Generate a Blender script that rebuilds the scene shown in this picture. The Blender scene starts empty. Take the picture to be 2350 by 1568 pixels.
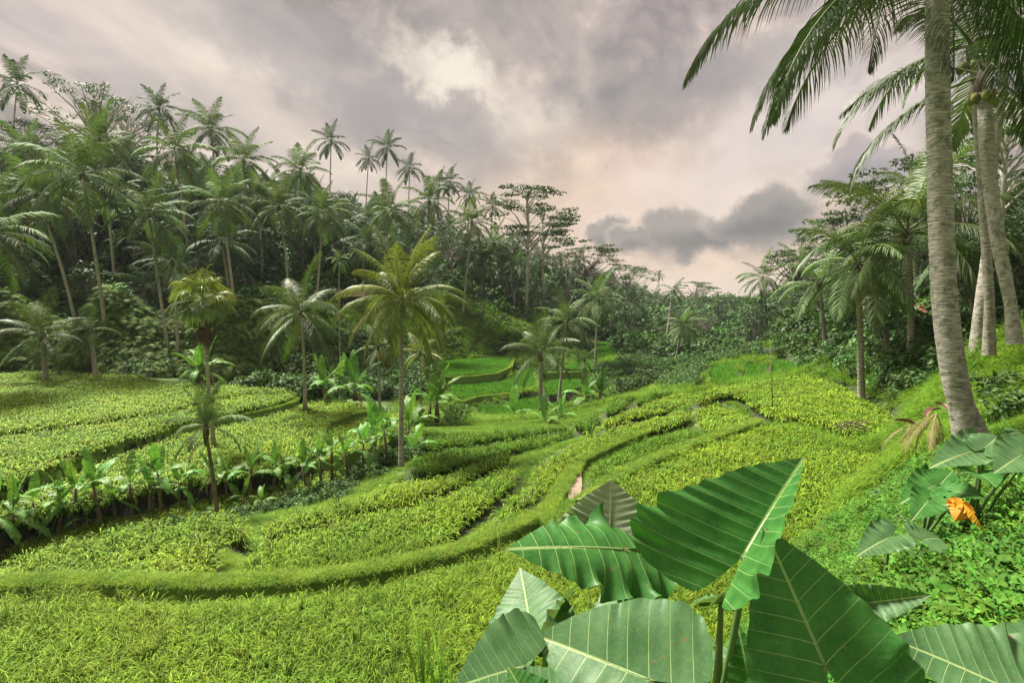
import bpy, math, random
import numpy as np
from mathutils import Vector, Matrix, Euler

SC = bpy.context.scene
COL = SC.collection
R = math.radians
rng = np.random.default_rng(7)
random.seed(7)

# ------------------------------------------------------------------ camera
PITCH = R(4.57)
FPX = 1175.0                       # focal length in pixels of the 2350 px wide photograph (18 mm on 36 mm)
cam_d = bpy.data.cameras.new('camera'); cam = bpy.data.objects.new('camera', cam_d); COL.objects.link(cam)
cam.location = (0, 0, 0); cam.rotation_euler = (R(90) - PITCH, 0, 0)
cam_d.lens = 18; cam_d.sensor_width = 36; cam_d.clip_start = 0.05; cam_d.clip_end = 6000
SC.camera = cam

# ------------------------------------------------------------------ light and exposure
SC.view_settings.view_transform = 'Standard'; SC.view_settings.look = 'None'
SC.view_settings.exposure = 2.05; SC.view_settings.gamma = 1.0
SC.view_settings.use_curve_mapping = False
SUN_EL, SUN_AZ = R(58), R(-50)      # azimuth from +Y, clockwise
sun_d = bpy.data.lights.new('sun', 'SUN'); sun = bpy.data.objects.new('sun', sun_d); COL.objects.link(sun)
sun_d.energy = 2.9; sun_d.angle = R(11); sun_d.color = (1.0, 0.93, 0.82)
sdir = Vector((math.sin(SUN_AZ) * math.cos(SUN_EL), math.cos(SUN_AZ) * math.cos(SUN_EL), math.sin(SUN_EL)))
sun.rotation_euler = sdir.to_track_quat('Z', 'Y').to_euler(); sun.location = (0, 0, 60)
try:
    SC.cycles.max_bounces = 5; SC.cycles.diffuse_bounces = 3; SC.cycles.glossy_bounces = 2
    SC.cycles.transmission_bounces = 3; SC.cycles.volume_bounces = 0; SC.cycles.transparent_max_bounces = 6
    SC.cycles.use_denoising = True
except Exception: pass

# ------------------------------------------------------------------ node helpers
class NT:
    def __init__(s, tree): s.t = tree; s.n = tree.nodes; s.l = tree.links
    def add(s, typ, **kw):
        n = s.n.new(typ)
        for k, v in kw.items():
            if k.startswith('i_'): n.inputs[k[2:].replace('_', ' ')].default_value = v
            elif k.startswith('x'): n.inputs[int(k[1:])].default_value = v
            else: setattr(n, k, v)
        return n
    def link(s, a, b): s.l.new(a, b)
    def math(s, op, a, b=None, c=None, clamp=False):
        n = s.n.new('ShaderNodeMath'); n.operation = op; n.use_clamp = clamp
        for i, v in enumerate((a, b, c)):
            if v is None: continue
            if isinstance(v, (int, float)): n.inputs[i].default_value = v
            else: s.l.new(v, n.inputs[i])
        return n.outputs[0]
    def vmath(s, op, a, b=None):
        n = s.n.new('ShaderNodeVectorMath'); n.operation = op
        for i, v in enumerate((a, b)):
            if v is None: continue
            if isinstance(v, (tuple, list, Vector)): n.inputs[i].default_value = v
            else: s.l.new(v, n.inputs[i])
        return n
    def mix(s, fac, a, b, blend='MIX'):
        n = s.n.new('ShaderNodeMix'); n.data_type = 'RGBA'; n.blend_type = blend
        for i, v in ((0, fac), (6, a), (7, b)):
            if isinstance(v, (int, float)): n.inputs[i].default_value = v
            elif isinstance(v, (tuple, list)): n.inputs[i].default_value = (*v[:3], 1)
            else: s.l.new(v, n.inputs[i])
        return n.outputs[2]
    def ramp(s, fac, stops, interp='LINEAR'):
        n = s.n.new('ShaderNodeValToRGB'); cr = n.color_ramp; cr.interpolation = interp
        while len(cr.elements) < len(stops): cr.elements.new(0.5)
        for e, (p, c) in zip(cr.elements, stops):
            e.position = p; e.color = (*c[:3], 1) if isinstance(c, (tuple, list)) else (c, c, c, 1)
        s.l.new(fac, n.inputs[0]); return n.outputs[0]
    def noise(s, vec, scale, detail=3, rough=0.5, dist=0.0):
        n = s.n.new('ShaderNodeTexNoise'); n.inputs['Scale'].default_value = scale; n.inputs['Detail'].default_value = detail
        n.inputs['Roughness'].default_value = rough; n.inputs['Distortion'].default_value = dist
        if vec is not None: s.l.new(vec, n.inputs['Vector'])
        return n.outputs['Fac']

def pix_dir(px, py):
    c = (px - 1175.0) / FPX; s = (784.0 - py) / FPX
    return Vector((c, math.cos(PITCH) + s * math.sin(PITCH), -math.sin(PITCH) + s * math.cos(PITCH)))
def P(px, py, depth):
    d = pix_dir(px, py); return d * (depth / d.y)
def PZ(px, py, z):
    d = pix_dir(px, py); return d * (z / d.z)
def proj(x, y, z):
    """world -> photograph pixels (arrays)"""
    cp, sp = math.cos(PITCH), math.sin(PITCH)
    f = y * cp - z * sp; u = y * sp + z * cp
    f = np.maximum(f, 1e-3)
    return 1175 + FPX * x / f, 784 - FPX * u / f

# ------------------------------------------------------------------ sky: Nishita behind layered cloud
world = bpy.data.worlds.new('World'); SC.world = world; world.use_nodes = True
W = NT(world.node_tree); W.n.clear()
out = W.add('ShaderNodeOutputWorld'); bg = W.add('ShaderNodeBackground')
tc = W.add('ShaderNodeTexCoord'); gen = tc.outputs['Generated']
sky = W.add('ShaderNodeTexSky'); sky.sky_type = 'NISHITA'; sky.sun_disc = False
sky.sun_elevation = SUN_EL; sky.sun_rotation = SUN_AZ; sky.air_density = 1.5; sky.dust_density = 3.0
skyc = W.vmath('SCALE', sky.outputs[0]); skyc.inputs['Scale'].default_value = 0.05
sep = W.add('ShaderNodeSeparateXYZ'); W.link(gen, sep.inputs[0])
zz = W.math('MAXIMUM', sep.outputs[2], 0.0)
den = W.math('ADD', zz, 0.22)
az = R(15.5)
xr = W.math('SUBTRACT', W.math('MULTIPLY', sep.outputs[0], math.cos(az)), W.math('MULTIPLY', sep.outputs[1], math.sin(az)))
yr = W.math('ADD', W.math('MULTIPLY', sep.outputs[0], math.sin(az)), W.math('MULTIPLY', sep.outputs[1], math.cos(az)))
u = W.math('DIVIDE', xr, den); v = W.math('DIVIDE', yr, den)
cu = W.add('ShaderNodeCombineXYZ'); W.link(u, cu.inputs[0]); W.link(W.math('MULTIPLY', v, 0.42), cu.inputs[1])
cu2 = W.add('ShaderNodeCombineXYZ'); W.link(u, cu2.inputs[0]); W.link(W.math('MULTIPLY', v, 0.75), cu2.inputs[1]); cu2.inputs[2].default_value = 3.7
n1 = W.noise(cu.outputs[0], 2.5, 7, 0.55, 0.6)
n2 = W.noise(cu2.outputs[0], 5.0, 8, 0.62, 0.6)
n3 = W.noise(cu2.outputs[0], 0.8, 2, 0.5, 0.0)
m = W.math('ADD', W.math('MULTIPLY', n1, 0.62), W.math('MULTIPLY', n2, 0.38))
# clouds that stand at definite places in this sky
wob = W.add('ShaderNodeTexNoise'); wob.inputs['Scale'].default_value = 11.0; wob.inputs['Detail'].default_value = 8; wob.inputs['Roughness'].default_value = 0.6
W.link(gen, wob.inputs['Vector'])
wv = W.vmath('SUBTRACT', wob.outputs['Color'], (0.5, 0.5, 0.5))
def blob(px, py, rx, ry, soft, wobble=0.16, tilt=0.0):
    c = pix_dir(px, py).normalized()
    right = Vector((c.y, -c.x, 0)).normalized(); up = right.cross(c).normalized()
    if tilt: right, up = right * math.cos(tilt) + up * math.sin(tilt), up * math.cos(tilt) - right * math.sin(tilt)
    ws = W.vmath('SCALE', wv.outputs[0]); ws.inputs['Scale'].default_value = wobble
    pv = W.vmath('ADD', gen, ws.outputs[0]).outputs[0]
    a = W.math('DIVIDE', W.vmath('DOT_PRODUCT', pv, tuple(right)).outputs['Value'], rx)
    b0 = W.math('SUBTRACT', W.vmath('DOT_PRODUCT', pv, tuple(up)).outputs['Value'], 0.0)
    b = W.math('DIVIDE', b0, ry)
    fr = W.math('GREATER_THAN', W.vmath('DOT_PRODUCT', gen, tuple(c)).outputs['Value'], 0.0)
    d = W.math('SQRT', W.math('ADD', W.math('POWER', W.math('ABSOLUTE', a), 2.0), W.math('POWER', W.math('ABSOLUTE', b), 2.0)))
    mr = W.add('ShaderNodeMapRange', interpolation_type='SMOOTHSTEP'); mr.clamp = True
    W.link(d, mr.inputs[0]); mr.inputs[1].default_value = 1.0 + soft; mr.inputs[2].default_value = 1.0 - soft
    return W.math('MULTIPLY', mr.outputs[0], fr)
lin = lambda r, g, b: tuple(((c / 255) / 12.92 if c / 255 <= 0.04045 else ((c / 255 + 0.055) / 1.055) ** 2.4) for c in (r, g, b))
K = 2 ** -SC.view_settings.exposure
kc = lambda r, g, b: tuple(x * K for x in lin(r, g, b))
base = W.ramp(m, [(0.39, kc(252, 236, 216)), (0.455, kc(228, 206, 190)), (0.515, kc(186, 171, 162)), (0.585, kc(130, 122, 118))])
rosy = W.ramp(n3, [(0.40, kc(228, 206, 202)), (0.60, kc(238, 219, 196))])
col = W.mix(0.20, base, rosy)
# higher layers
for (px, py, rx, ry, soft, wob_, tilt, c, f) in [
    (1200, 60, 0.42, 0.09, 0.6, 0.4, -0.4, (146, 139, 136), .50),
    (760, 170, 0.28, 0.06, 0.6, 0.25, -0.45, (160, 152, 150), .50),
    (1450, 250, 0.30, 0.065, 0.6, 0.3, 0.25, (150, 144, 143), .60),
    (1000, 265, 0.22, 0.04, 0.55, 0.25, -0.2, (158, 150, 148), .55),
    (1800, 190, 0.18, 0.09, 0.7, 0.3, 0.35, (168, 160, 160), .50),
    (500, 40, 0.5, 0.06, 0.9, 0.25, -0.3, (178, 170, 167), .50),
    (150, 100, 0.35, 0.05, 0.9, 0.2, -0.35, (196, 187, 184), .5),
    (1035, 160, 0.055, 0.035, 0.9, 0.22, 0.0, (255, 247, 226), .80),
    (960, 120, 0.05, 0.03, 0.9, 0.2, 0.0, (246, 234, 214), .5),
    (1225, 280, 0.05, 0.035, 0.9, 0.16, 0.0, (250, 235, 215), .6),
    (1440, 470, 0.30, 0.11, 0.9, 0.2, 0.1, (246, 214, 186), .75),
    (1650, 640, 0.34, 0.06, 0.9, 0.15, 0.0, (244, 218, 194), .70),
    (1800, 330, 0.26, 0.07, 0.9, 0.25, 0.3, (238, 226, 222), .60),
    (700, 330, 0.35, 0.06, 0.9, 0.2, -0.55, (240, 222, 205), .5)]:
    col = W.mix(W.math('MULTIPLY', blob(px, py, rx, ry, soft, wob_, tilt), f), col, kc(*c))
# low cumulus: grey bodies with brighter rims
for (px, py, rx, ry, tilt) in [(1625, 530, .150, .043, .12), (1745, 492, .085, .036, .22), (1975, 385, .070, .034, .1), (1400, 520, .035, .022, .3), (1440, 552, .03, .02, .0)]:
    rim = blob(px - 4, py - 10, rx * 1.18, ry * 1.25, .22, .10, tilt)
    body = blob(px, py, rx, ry, .30, .15, tilt)
    core = blob(px + 4, py + 22, rx * .78, ry * .55, .7, .08, tilt)
    col = W.mix(W.math('MULTIPLY', rim, .40), col, kc(242, 224, 208))
    col = W.mix(W.math('MULTIPLY', body, .84), col, kc(152, 145, 141) if px < 1900 else kc(184, 173, 172))
    col = W.mix(W.math('MULTIPLY', core, .75), col, kc(114, 112, 113) if px < 1900 else kc(160, 153, 155))
final = W.mix(0.95, skyc.outputs[0], col)
W.link(final, bg.inputs[0]); bg.inputs[1].default_value = 1.0
W.link(bg.outputs[0], out.inputs[0])

# ------------------------------------------------------------------ tagging
def tag(o, label=None, cat=None, group=None, kind=None):
    if label: o['label'] = label
    if cat: o['category'] = cat
    if group: o['group'] = group
    if kind: o['kind'] = kind
    return o
def empty(name, loc, rz=0.0):
    o = bpy.data.objects.new(name, None); COL.objects.link(o)
    o.location = loc; o.rotation_euler = (0, 0, rz); o.empty_display_size = .3
    return o
def link(name, mesh, parent=None, loc=None, rot=None, scale=None):
    o = bpy.data.objects.new(name, mesh); COL.objects.link(o)
    if parent is not None: o.parent = parent
    if loc is not None: o.location = loc
    if rot is not None: o.rotation_euler = rot
    if scale is not None: o.scale = (scale,) * 3 if isinstance(scale, (int, float)) else scale
    return o

class MB:
    """collects pieces (verts, faces, tint) and builds ONE mesh"""
    def __init__(s): s.v = []; s.f = []; s.t = []; s.m = []; s.n = 0
    def add(s, verts, faces, tint=0.5, mat=0):
        verts = np.asarray(verts, float).reshape(-1, 3); k = len(verts)
        s.v.append(verts)
        for f in faces: s.f.append(tuple(i + s.n for i in f)); s.m.append(mat)
        s.t.append(np.full(k, tint) if np.isscalar(tint) else np.asarray(tint, float)); s.n += k
    def mesh(s, name, mats, smooth=True):
        me = bpy.data.meshes.new(name)
        V = np.concatenate(s.v) if s.v else np.zeros((0, 3))
        me.from_pydata(V.tolist(), [], s.f)
        for m_ in (mats if isinstance(mats, (list, tuple)) else [mats]): me.materials.append(m_)
        a = me.attributes.new('tint', 'FLOAT', 'POINT'); a.data.foreach_set('value', np.concatenate(s.t).astype(np.float32))
        if any(s.m): me.polygons.foreach_set('material_index', s.m)
        if smooth: me.polygons.foreach_set('use_smooth', [True] * len(me.polygons))
        me.update(); return me

def nrm(a): 
    n = np.linalg.norm(a, axis=-1, keepdims=True); return a / np.maximum(n, 1e-9)

def tube(mb, pts, rad, sides=8, tint=0.5, mat=0, cap=True):
    pts = np.asarray(pts, float); n = len(pts)
    rad = np.full(n, rad) if np.isscalar(rad) else np.asarray(rad, float)
    T = nrm(np.gradient(pts, axis=0))
    ref = np.array([1.0, 0, 0]) if abs(T[0][0]) < .8 else np.array([0, 1.0, 0])
    A = nrm(np.cross(T, ref)); B = np.cross(T, A)
    ang = np.arange(sides) / sides * 2 * math.pi
    V = pts[:, None, :] + rad[:, None, None] * (np.cos(ang)[None, :, None] * A[:, None, :] + np.sin(ang)[None, :, None] * B[:, None, :])
    F = [(i * sides + j, i * sides + (j + 1) % sides, (i + 1) * sides + (j + 1) % sides, (i + 1) * sides + j) for i in range(n - 1) for j in range(sides)]
    if cap: F.append(tuple((n - 1) * sides + j for j in range(sides))); F.append(tuple(reversed(range(sides))))
    t = np.repeat(tint, sides) if not np.isscalar(tint) else tint
    mb.add(V.reshape(-1, 3), F, t, mat)

def strip(mb, pts, widths, side, tint=0.5, mat=0):
    """flat blade along pts; widths per point (last may be 0), side vectors per point"""
    pts = np.asarray(pts, float); n = len(pts); widths = np.asarray(widths, float)
    side = np.broadcast_to(np.asarray(side, float), pts.shape)
    L = pts - side * widths[:, None] / 2; Rr = pts + side * widths[:, None] / 2
    V = np.empty((2 * n, 3)); V[0::2] = L; V[1::2] = Rr
    F = [(2 * i, 2 * i + 1, 2 * i + 3, 2 * i + 2) for i in range(n - 1)]
    t = np.repeat(tint, 2) if not np.isscalar(tint) else tint
    mb.add(V, F, t, mat)

# ------------------------------------------------------------------ materials
def leafmat(name, c0, c1, trans=0.25, rough=0.5, spec=0.35, back=None, var=0.25, patch=0.0, pscale=.35):
    """tint attribute blends c0 (0) to c1 (1); each instance or object varies a little"""
    m = bpy.data.materials.new(name); m.use_nodes = True; t = NT(m.node_tree); t.n.clear()
    o = t.add('ShaderNodeOutputMaterial'); at = t.add('ShaderNodeAttribute', attribute_name='tint')
    oi = t.add('ShaderNodeObjectInfo')
    c = t.mix(at.outputs['Fac'], c0, c1)
    hs = t.add('ShaderNodeHueSaturation'); t.link(c, hs.inputs['Color'])
    t.link(t.math('ADD', t.math('MULTIPLY', oi.outputs['Random'], 0.035), 0.4825), hs.inputs['Hue'])
    t.link(t.math('ADD', t.math('MULTIPLY', oi.outputs['Random'], 2 * var), 1.0 - var), hs.inputs['Value'])
    c = hs.outputs[0]
    if patch:      # plants differ from spot to spot: riper, lusher, thinner
        gp = t.add('ShaderNodeNewGeometry'); pn = t.noise(gp.outputs['Position'], pscale, 4, .6); pf = t.math('MULTIPLY', t.math('SUBTRACT', pn, .35), 3.3, clamp=True)
        c = t.mix(1.0, c, t.mix(pf, (1 - patch * .9, 1 - patch * .55, 1 - patch * .5), (1 + patch * .35, 1 + patch * .2, 1)), 'MULTIPLY')
    if back is not None:
        ge = t.add('ShaderNodeNewGeometry'); c = t.mix(ge.outputs['Backfacing'], c, back)
    p = t.add('ShaderNodeBsdfPrincipled'); t.link(c, p.inputs['Base Color'])
    p.inputs['Roughness'].default_value = rough; p.inputs['Specular IOR Level'].default_value = spec
    tr = t.add('ShaderNodeBsdfTranslucent'); t.link(t.mix(1.0, c, (1.0, 1.05, 0.5), 'MULTIPLY'), tr.inputs['Color'])
    mx = t.add('ShaderNodeMixShader'); mx.inputs[0].default_value = trans
    t.link(p.outputs[0], mx.inputs[1]); t.link(tr.outputs[0], mx.inputs[2]); t.link(mx.outputs[0], o.inputs[0])
    return m
def barkmat(name, c0, c1, ring=0.0, scale=8.0, rough=0.85, bump=0.3, mottled=0.0, fine=False):
    m = bpy.data.materials.new(name); m.use_nodes = True; t = NT(m.node_tree)
    p = t.n['Principled BSDF']; tcn = t.add('ShaderNodeTexCoord')
    n1_ = t.noise(tcn.outputs['Object'], scale, 5, .6)
    f = t.math('MULTIPLY', t.math('SUBTRACT', n1_, 0.3), 2.2, clamp=True)
    h = n1_
    if ring:
        sx = t.add('ShaderNodeSeparateXYZ'); t.link(tcn.outputs['Object'], sx.inputs[0])
        nn = t.noise(tcn.outputs['Object'], 3.0, 3, .5)
        zz_ = t.math('ADD', t.math('MULTIPLY', sx.outputs[2], ring), t.math('MULTIPLY', nn, 1.3))
        w = t.math('SINE', t.math('MULTIPLY', zz_, 6.283))
        rr = t.math('MULTIPLY', t.math('ADD', w, 1.0), .5)
        f = t.math('ADD', t.math('MULTIPLY', f, .65), t.math('MULTIPLY', rr, .35), clamp=True); h = t.math('ADD', h, t.math('MULTIPLY', rr, .6))
    if fine:
        mp = t.add('ShaderNodeMapping'); mp.inputs['Scale'].default_value = (3.5, 3.5, 26); t.link(tcn.outputs['Object'], mp.inputs[0])
        fz = t.noise(mp.outputs[0], 1.4, 6, .62, .4); f = t.math('MULTIPLY', t.math('SUBTRACT', fz, .30), 2.6, clamp=True); h = t.math('ADD', t.math('MULTIPLY', fz, 1.6), t.math('MULTIPLY', n1_, .6))
    c = t.mix(f, c0, c1)
    if mottled:
        mo = t.noise(tcn.outputs['Object'], 5.5 if fine else 1.6, 6, .7); mf = t.ramp(mo, [(0.5, 0.0), (0.62, 1.0)])
        c = t.mix(t.math('MULTIPLY', mf, mottled), c, (.12, .13, .09))
    t.link(c, p.inputs['Base Color']); p.inputs['Roughness'].default_value = rough
    b = t.add('ShaderNodeBump'); b.inputs['Strength'].default_value = bump; b.inputs['Distance'].default_value = .03
    t.link(h, b.inputs['Height']); t.link(b.outputs[0], p.inputs['Normal'])
    return m
def plainmat(name, c0, c1, scale=6.0, rough=0.8):
    return barkmat(name, c0, c1, 0.0, scale, rough, .25)

M = {}
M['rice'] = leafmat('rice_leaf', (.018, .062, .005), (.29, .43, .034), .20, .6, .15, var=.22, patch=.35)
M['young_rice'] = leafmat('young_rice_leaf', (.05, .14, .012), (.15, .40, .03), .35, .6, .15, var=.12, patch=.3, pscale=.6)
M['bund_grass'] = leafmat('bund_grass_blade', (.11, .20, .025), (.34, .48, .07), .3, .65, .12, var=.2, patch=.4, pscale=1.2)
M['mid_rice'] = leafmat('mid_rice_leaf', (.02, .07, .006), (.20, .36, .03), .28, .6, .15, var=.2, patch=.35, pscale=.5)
M['grass'] = leafmat('grass_blade', (.06, .14, .015), (.25, .40, .04), .35, .65, .12, var=.25, patch=.4, pscale=.8)
M['fern'] = leafmat('bank_fern_leaf', (.045, .10, .02), (.24, .35, .07), .25, .6, .15, var=.35)
M['bush'] = leafmat('bush_leaf', (.022, .062, .018), (.115, .22, .055), .22, .55, .25, var=.35)
M['herb'] = leafmat('herb_leaf', (.04, .13, .018), (.13, .27, .035), .25, .6, .12, var=.42, patch=.6, pscale=1.6)
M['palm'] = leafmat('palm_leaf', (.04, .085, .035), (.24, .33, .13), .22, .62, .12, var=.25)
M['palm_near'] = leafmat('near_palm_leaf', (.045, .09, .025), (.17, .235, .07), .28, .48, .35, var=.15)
M['palm_shade'] = leafmat('overhead_palm_leaf', (.028, .055, .022), (.12, .165, .065), .20, .5, .3, var=.2)  # darker copy of the near palm leaf, shade put into its colour
M['palm_gold'] = leafmat('golden_palm_leaf', (.09, .14, .03), (.32, .37, .09), .28, .48, .35, var=.12)  # lighter, yellower leaf green
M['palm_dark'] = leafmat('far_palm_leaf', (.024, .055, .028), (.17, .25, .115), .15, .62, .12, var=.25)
M['palm_dry'] = leafmat('dry_palm_leaf', (.12, .085, .04), (.36, .27, .13), .15, .6, .3, var=.2)
M['tree'] = leafmat('tree_leaf', (.020, .055, .018), (.09, .16, .045), .2, .45, .4, var=.3)
M['banana'] = leafmat('banana_leaf', (.06, .17, .035), (.19, .37, .07), .30, .5, .28, var=.22)
M['trunk'] = barkmat('palm_trunk_bark', (.15, .135, .11), (.50, .46, .38), ring=5.0, scale=5, bump=.4, mottled=.35)
M['trunk_near'] = barkmat('near_palm_trunk_bark', (.13, .115, .095), (.54, .51, .44), scale=11, bump=.8, mottled=.85, fine=True)
M['bark'] = barkmat('tree_bark', (.10, .085, .065), (.30, .27, .22), scale=4)
M['pale_bark'] = barkmat('pale_tree_bark', (.22, .20, .17), (.55, .52, .46), scale=4)
M['stem'] = barkmat('banana_stem', (.07, .055, .03), (.22, .17, .10), scale=5)
M['husk'] = barkmat('palm_husk', (.03, .022, .015), (.14, .10, .06), scale=9)
# ------------------------------------------------------------------ terraces: outline in the photograph, level of the rice tops
PAD = [
 # name, rice-top level, kind, outline
 ('upper left', -6.40, 'ripe', [(-420, 846), (0, 848), (180, 846), (287, 852), (359, 867), (431, 878), (560, 880), (675, 882), (680, 892), (538, 897), (395, 932), (215, 960), (0, 985), (-420, 1030)]),
 ('second left', -6.58, 'ripe', [(-420, 1045), (0, 993), (215, 968), (395, 940), (540, 903), (665, 893), (680, 899), (671, 905), (610, 923), (538, 938), (413, 960), (287, 1000), (144, 1048), (54, 1083), (0, 1102), (-420, 1190)]),
 ('third left', -7.25, 'ripe', [(-300, 1235), (0, 1140), (60, 1118), (160, 1074), (300, 1026), (425, 985), (545, 962), (650, 940), (712, 912), (780, 917), (836, 925), (834, 937), (780, 951), (742, 968), (722, 985), (728, 1012), (722, 1032), (690, 1050), (640, 1068), (560, 1085), (400, 1100), (150, 1158), (0, 1195), (-300, 1290)]),
 ('behind the trunk', -7.6, 'ripe', [(748, 1010), (742, 992), (762, 975), (850, 950), (925, 938), (935, 962), (920, 985), (880, 1012), (830, 1030), (780, 1042), (745, 1040)]),
 ('gully edge', -8.2, 'ripe', [(0, 1245), (160, 1200), (400, 1148), (560, 1120), (700, 1092), (790, 1060), (800, 1072), (700, 1118), (560, 1158), (300, 1210), (0, 1285)]),
 ('foreground', -5.0, 'ripe', [(-700, 1420), (-300, 1360), (0, 1350), (150, 1340), (300, 1352), (450, 1362), (560, 1358), (750, 1340), (950, 1305), (1060, 1275), (1170, 1232), (1250, 1205), (1320, 1168), (1400, 1108), (1500, 1057), (1640, 1005), (1740, 975), (1790, 968), (1850, 975), (1900, 990), (1960, 1010), (2030, 1025), (2040, 1060), (2010, 1100), (1930, 1150), (1885, 1200), (1860, 1240), (1845, 1290), (1790, 1380), (1650, 1500), (1560, 1640), (1200, 1760), (0, 1900), (-700, 1900)]),
 ('young strip', -5.62, 'blade', [(1345, 1110), (1352, 1075), (1400, 1040), (1480, 1002), (1590, 978), (1660, 988), (1600, 1008), (1500, 1042), (1410, 1085), (1360, 1125), (1338, 1140)]),
 ('long curved', -5.80, 'ripe', [(1088, 1208), (1130, 1174), (1212, 1110), (1238, 1062), (1266, 1036), (1340, 1002), (1430, 970), (1520, 950), (1588, 935), (1590, 948), (1570, 960), (1480, 982), (1400, 1008), (1340, 1040), (1300, 1058), (1258, 1106), (1198, 1150), (1144, 1194), (1092, 1232), (1010, 1252)]),
 ('long curved upper', -6.05, 'ripe', [(1240, 1045), (1262, 1022), (1340, 984), (1440, 938), (1530, 904), (1580, 896), (1582, 922), (1515, 936), (1425, 956), (1335, 990), (1262, 1024)]),
 ('middle', -6.05, 'ripe', [(568, 1305), (572, 1264), (590, 1240), (700, 1205), (830, 1170), (950, 1150), (1060, 1110), (1130, 1075), (1186, 1052), (1188, 1068), (1178, 1095), (1115, 1145), (1056, 1188), (1045, 1205), (1000, 1236), (900, 1264), (700, 1300)]),
 ('middle upper', -6.35, 'ripe', [(596, 1226), (606, 1190), (660, 1165), (760, 1145), (870, 1115), (925, 1095), (1005, 1090), (1090, 1056), (1160, 1032), (1180, 1040), (1125, 1062), (1050, 1097), (945, 1138), (830, 1157), (700, 1192)]),
 ('lower middle', -6.95, 'blade', [(950, 1048), (975, 1036), (1090, 1018), (1200, 1004), (1310, 984), (1330, 985), (1240, 1022), (1180, 1026), (1090, 1050), (1005, 1080), (940, 1082)]),
 ('lower middle back', -7.2, 'blade', [(968, 978), (1060, 987), (1200, 984), (1320, 972), (1300, 978), (1195, 996), (1085, 1009), (975, 1026)]),
 ('bright far upper', -8.0, 'young', [(940, 862), (960, 838), (1000, 828), (1100, 820), (1172, 812), (1168, 838), (1140, 852), (1080, 858), (1000, 861)]),
 ('bright far middle', -8.9, 'young', [(1000, 880), (1100, 876), (1168, 868), (1190, 850), (1222, 846), (1230, 880), (1190, 895), (1120, 903), (1062, 915), (1035, 900)]),
 ('bright far lower', -9.6, 'young', [(1090, 930), (1140, 925), (1240, 905), (1325, 888), (1330, 905), (1290, 930), (1180, 950), (1110, 952)]),
 ('bright right upper', -8.0, 'young', [(1290, 845), (1340, 815), (1350, 782), (1402, 785), (1428, 808), (1420, 825), (1390, 835), (1330, 848)]),
 ('bright right lower', -8.8, 'young', [(1245, 880), (1280, 862), (1340, 862), (1345, 880), (1300, 900), (1255, 905)]),
 ('saddle', -6.42, 'blade', [(1490, 900), (1560, 893), (1505, 907), (1470, 922), (1452, 918), (1470, 908)]),
 ('saddle middle', -6.62, 'blade', [(1412, 908), (1462, 900), (1442, 914), (1438, 928), (1405, 945), (1388, 942), (1396, 926)]),
 ('saddle lower', -6.8, 'blade', [(1318, 972), (1350, 952), (1378, 936), (1376, 948), (1388, 954), (1345, 984)]),
 ('far strip left', -6.0, 'young', [(1628, 850), (1640, 832), (1680, 836), (1704, 866), (1648, 880), (1630, 872)]),
 ('far strip middle', -6.0, 'young', [(1700, 868), (1712, 832), (1755, 838), (1766, 858), (1735, 868)]),
 ('far strip right', -5.8, 'young', [(1765, 855), (1775, 824), (1800, 822), (1852, 842), (1848, 852)]),
 ('right upper', -5.1, 'ripe', [(1598, 900), (1650, 882), (1750, 868), (1852, 855), (1900, 868), (1960, 893), (2040, 935), (2064, 970), (2060, 992), (2018, 1003), (1960, 986), (1905, 970), (1850, 955), (1790, 952), (1768, 944), (1735, 924), (1700, 902), (1672, 896), (1640, 905), (1604, 914)]),
 ('small step', -5.42, 'ripe', [(1600, 930), (1632, 922), (1655, 918), (1700, 942), (1738, 962), (1700, 978), (1650, 985), (1606, 972)]),
 ('lower left', -5.95, 'ripe', [(-300, 1385), (-300, 1340), (0, 1285), (100, 1245), (200, 1218), (330, 1186), (390, 1190), (480, 1218), (508, 1240), (500, 1272), (478, 1296), (430, 1314), (300, 1318), (150, 1322), (0, 1328)]),
 ('small crescent', -6.15, 'ripe', [(412, 1188), (470, 1168), (530, 1166), (562, 1190), (576, 1215), (562, 1240), (545, 1232), (490, 1207)]),
]
RICEH = {'ripe': .60, 'blade': .52, 'young': .30}
PW = []
for nm, z, kd, pts in PAD:
    w = np.array([tuple(PZ(x, y, z)) for x, y in pts]); PW.append((nm, z, kd, w[:, :2]))

def inside(poly, x, y):
    x = np.asarray(x); y = np.asarray(y); c = np.zeros(x.shape, bool); n = len(poly)
    for i in range(n):
        x0, y0 = poly[i]; x1, y1 = poly[(i + 1) % n]
        if y0 == y1: continue
        hit = ((y0 > y) != (y1 > y)) & (x < (x1 - x0) * (y - y0) / (y1 - y0) + x0)
        c ^= hit
    return c
def edge_dist(poly, x, y):
    d = np.full(np.shape(x), 1e9); n = len(poly)
    for i in range(n):
        a = poly[i]; b = poly[(i + 1) % n]; ab = b - a; L = max(ab @ ab, 1e-9)
        t = np.clip(((x - a[0]) * ab[0] + (y - a[1]) * ab[1]) / L, 0, 1)
        d = np.minimum(d, np.hypot(x - a[0] - t * ab[0], y - a[1] - t * ab[1]))
    return d

# ground control points away from the terraces
ctl = []
def C(px, depth, z): ctl.append(((px - 1175.0) / FPX * depth, depth, z))
def CP(px, py, depth): p = P(px, py, depth); ctl.append(tuple(p))
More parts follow.
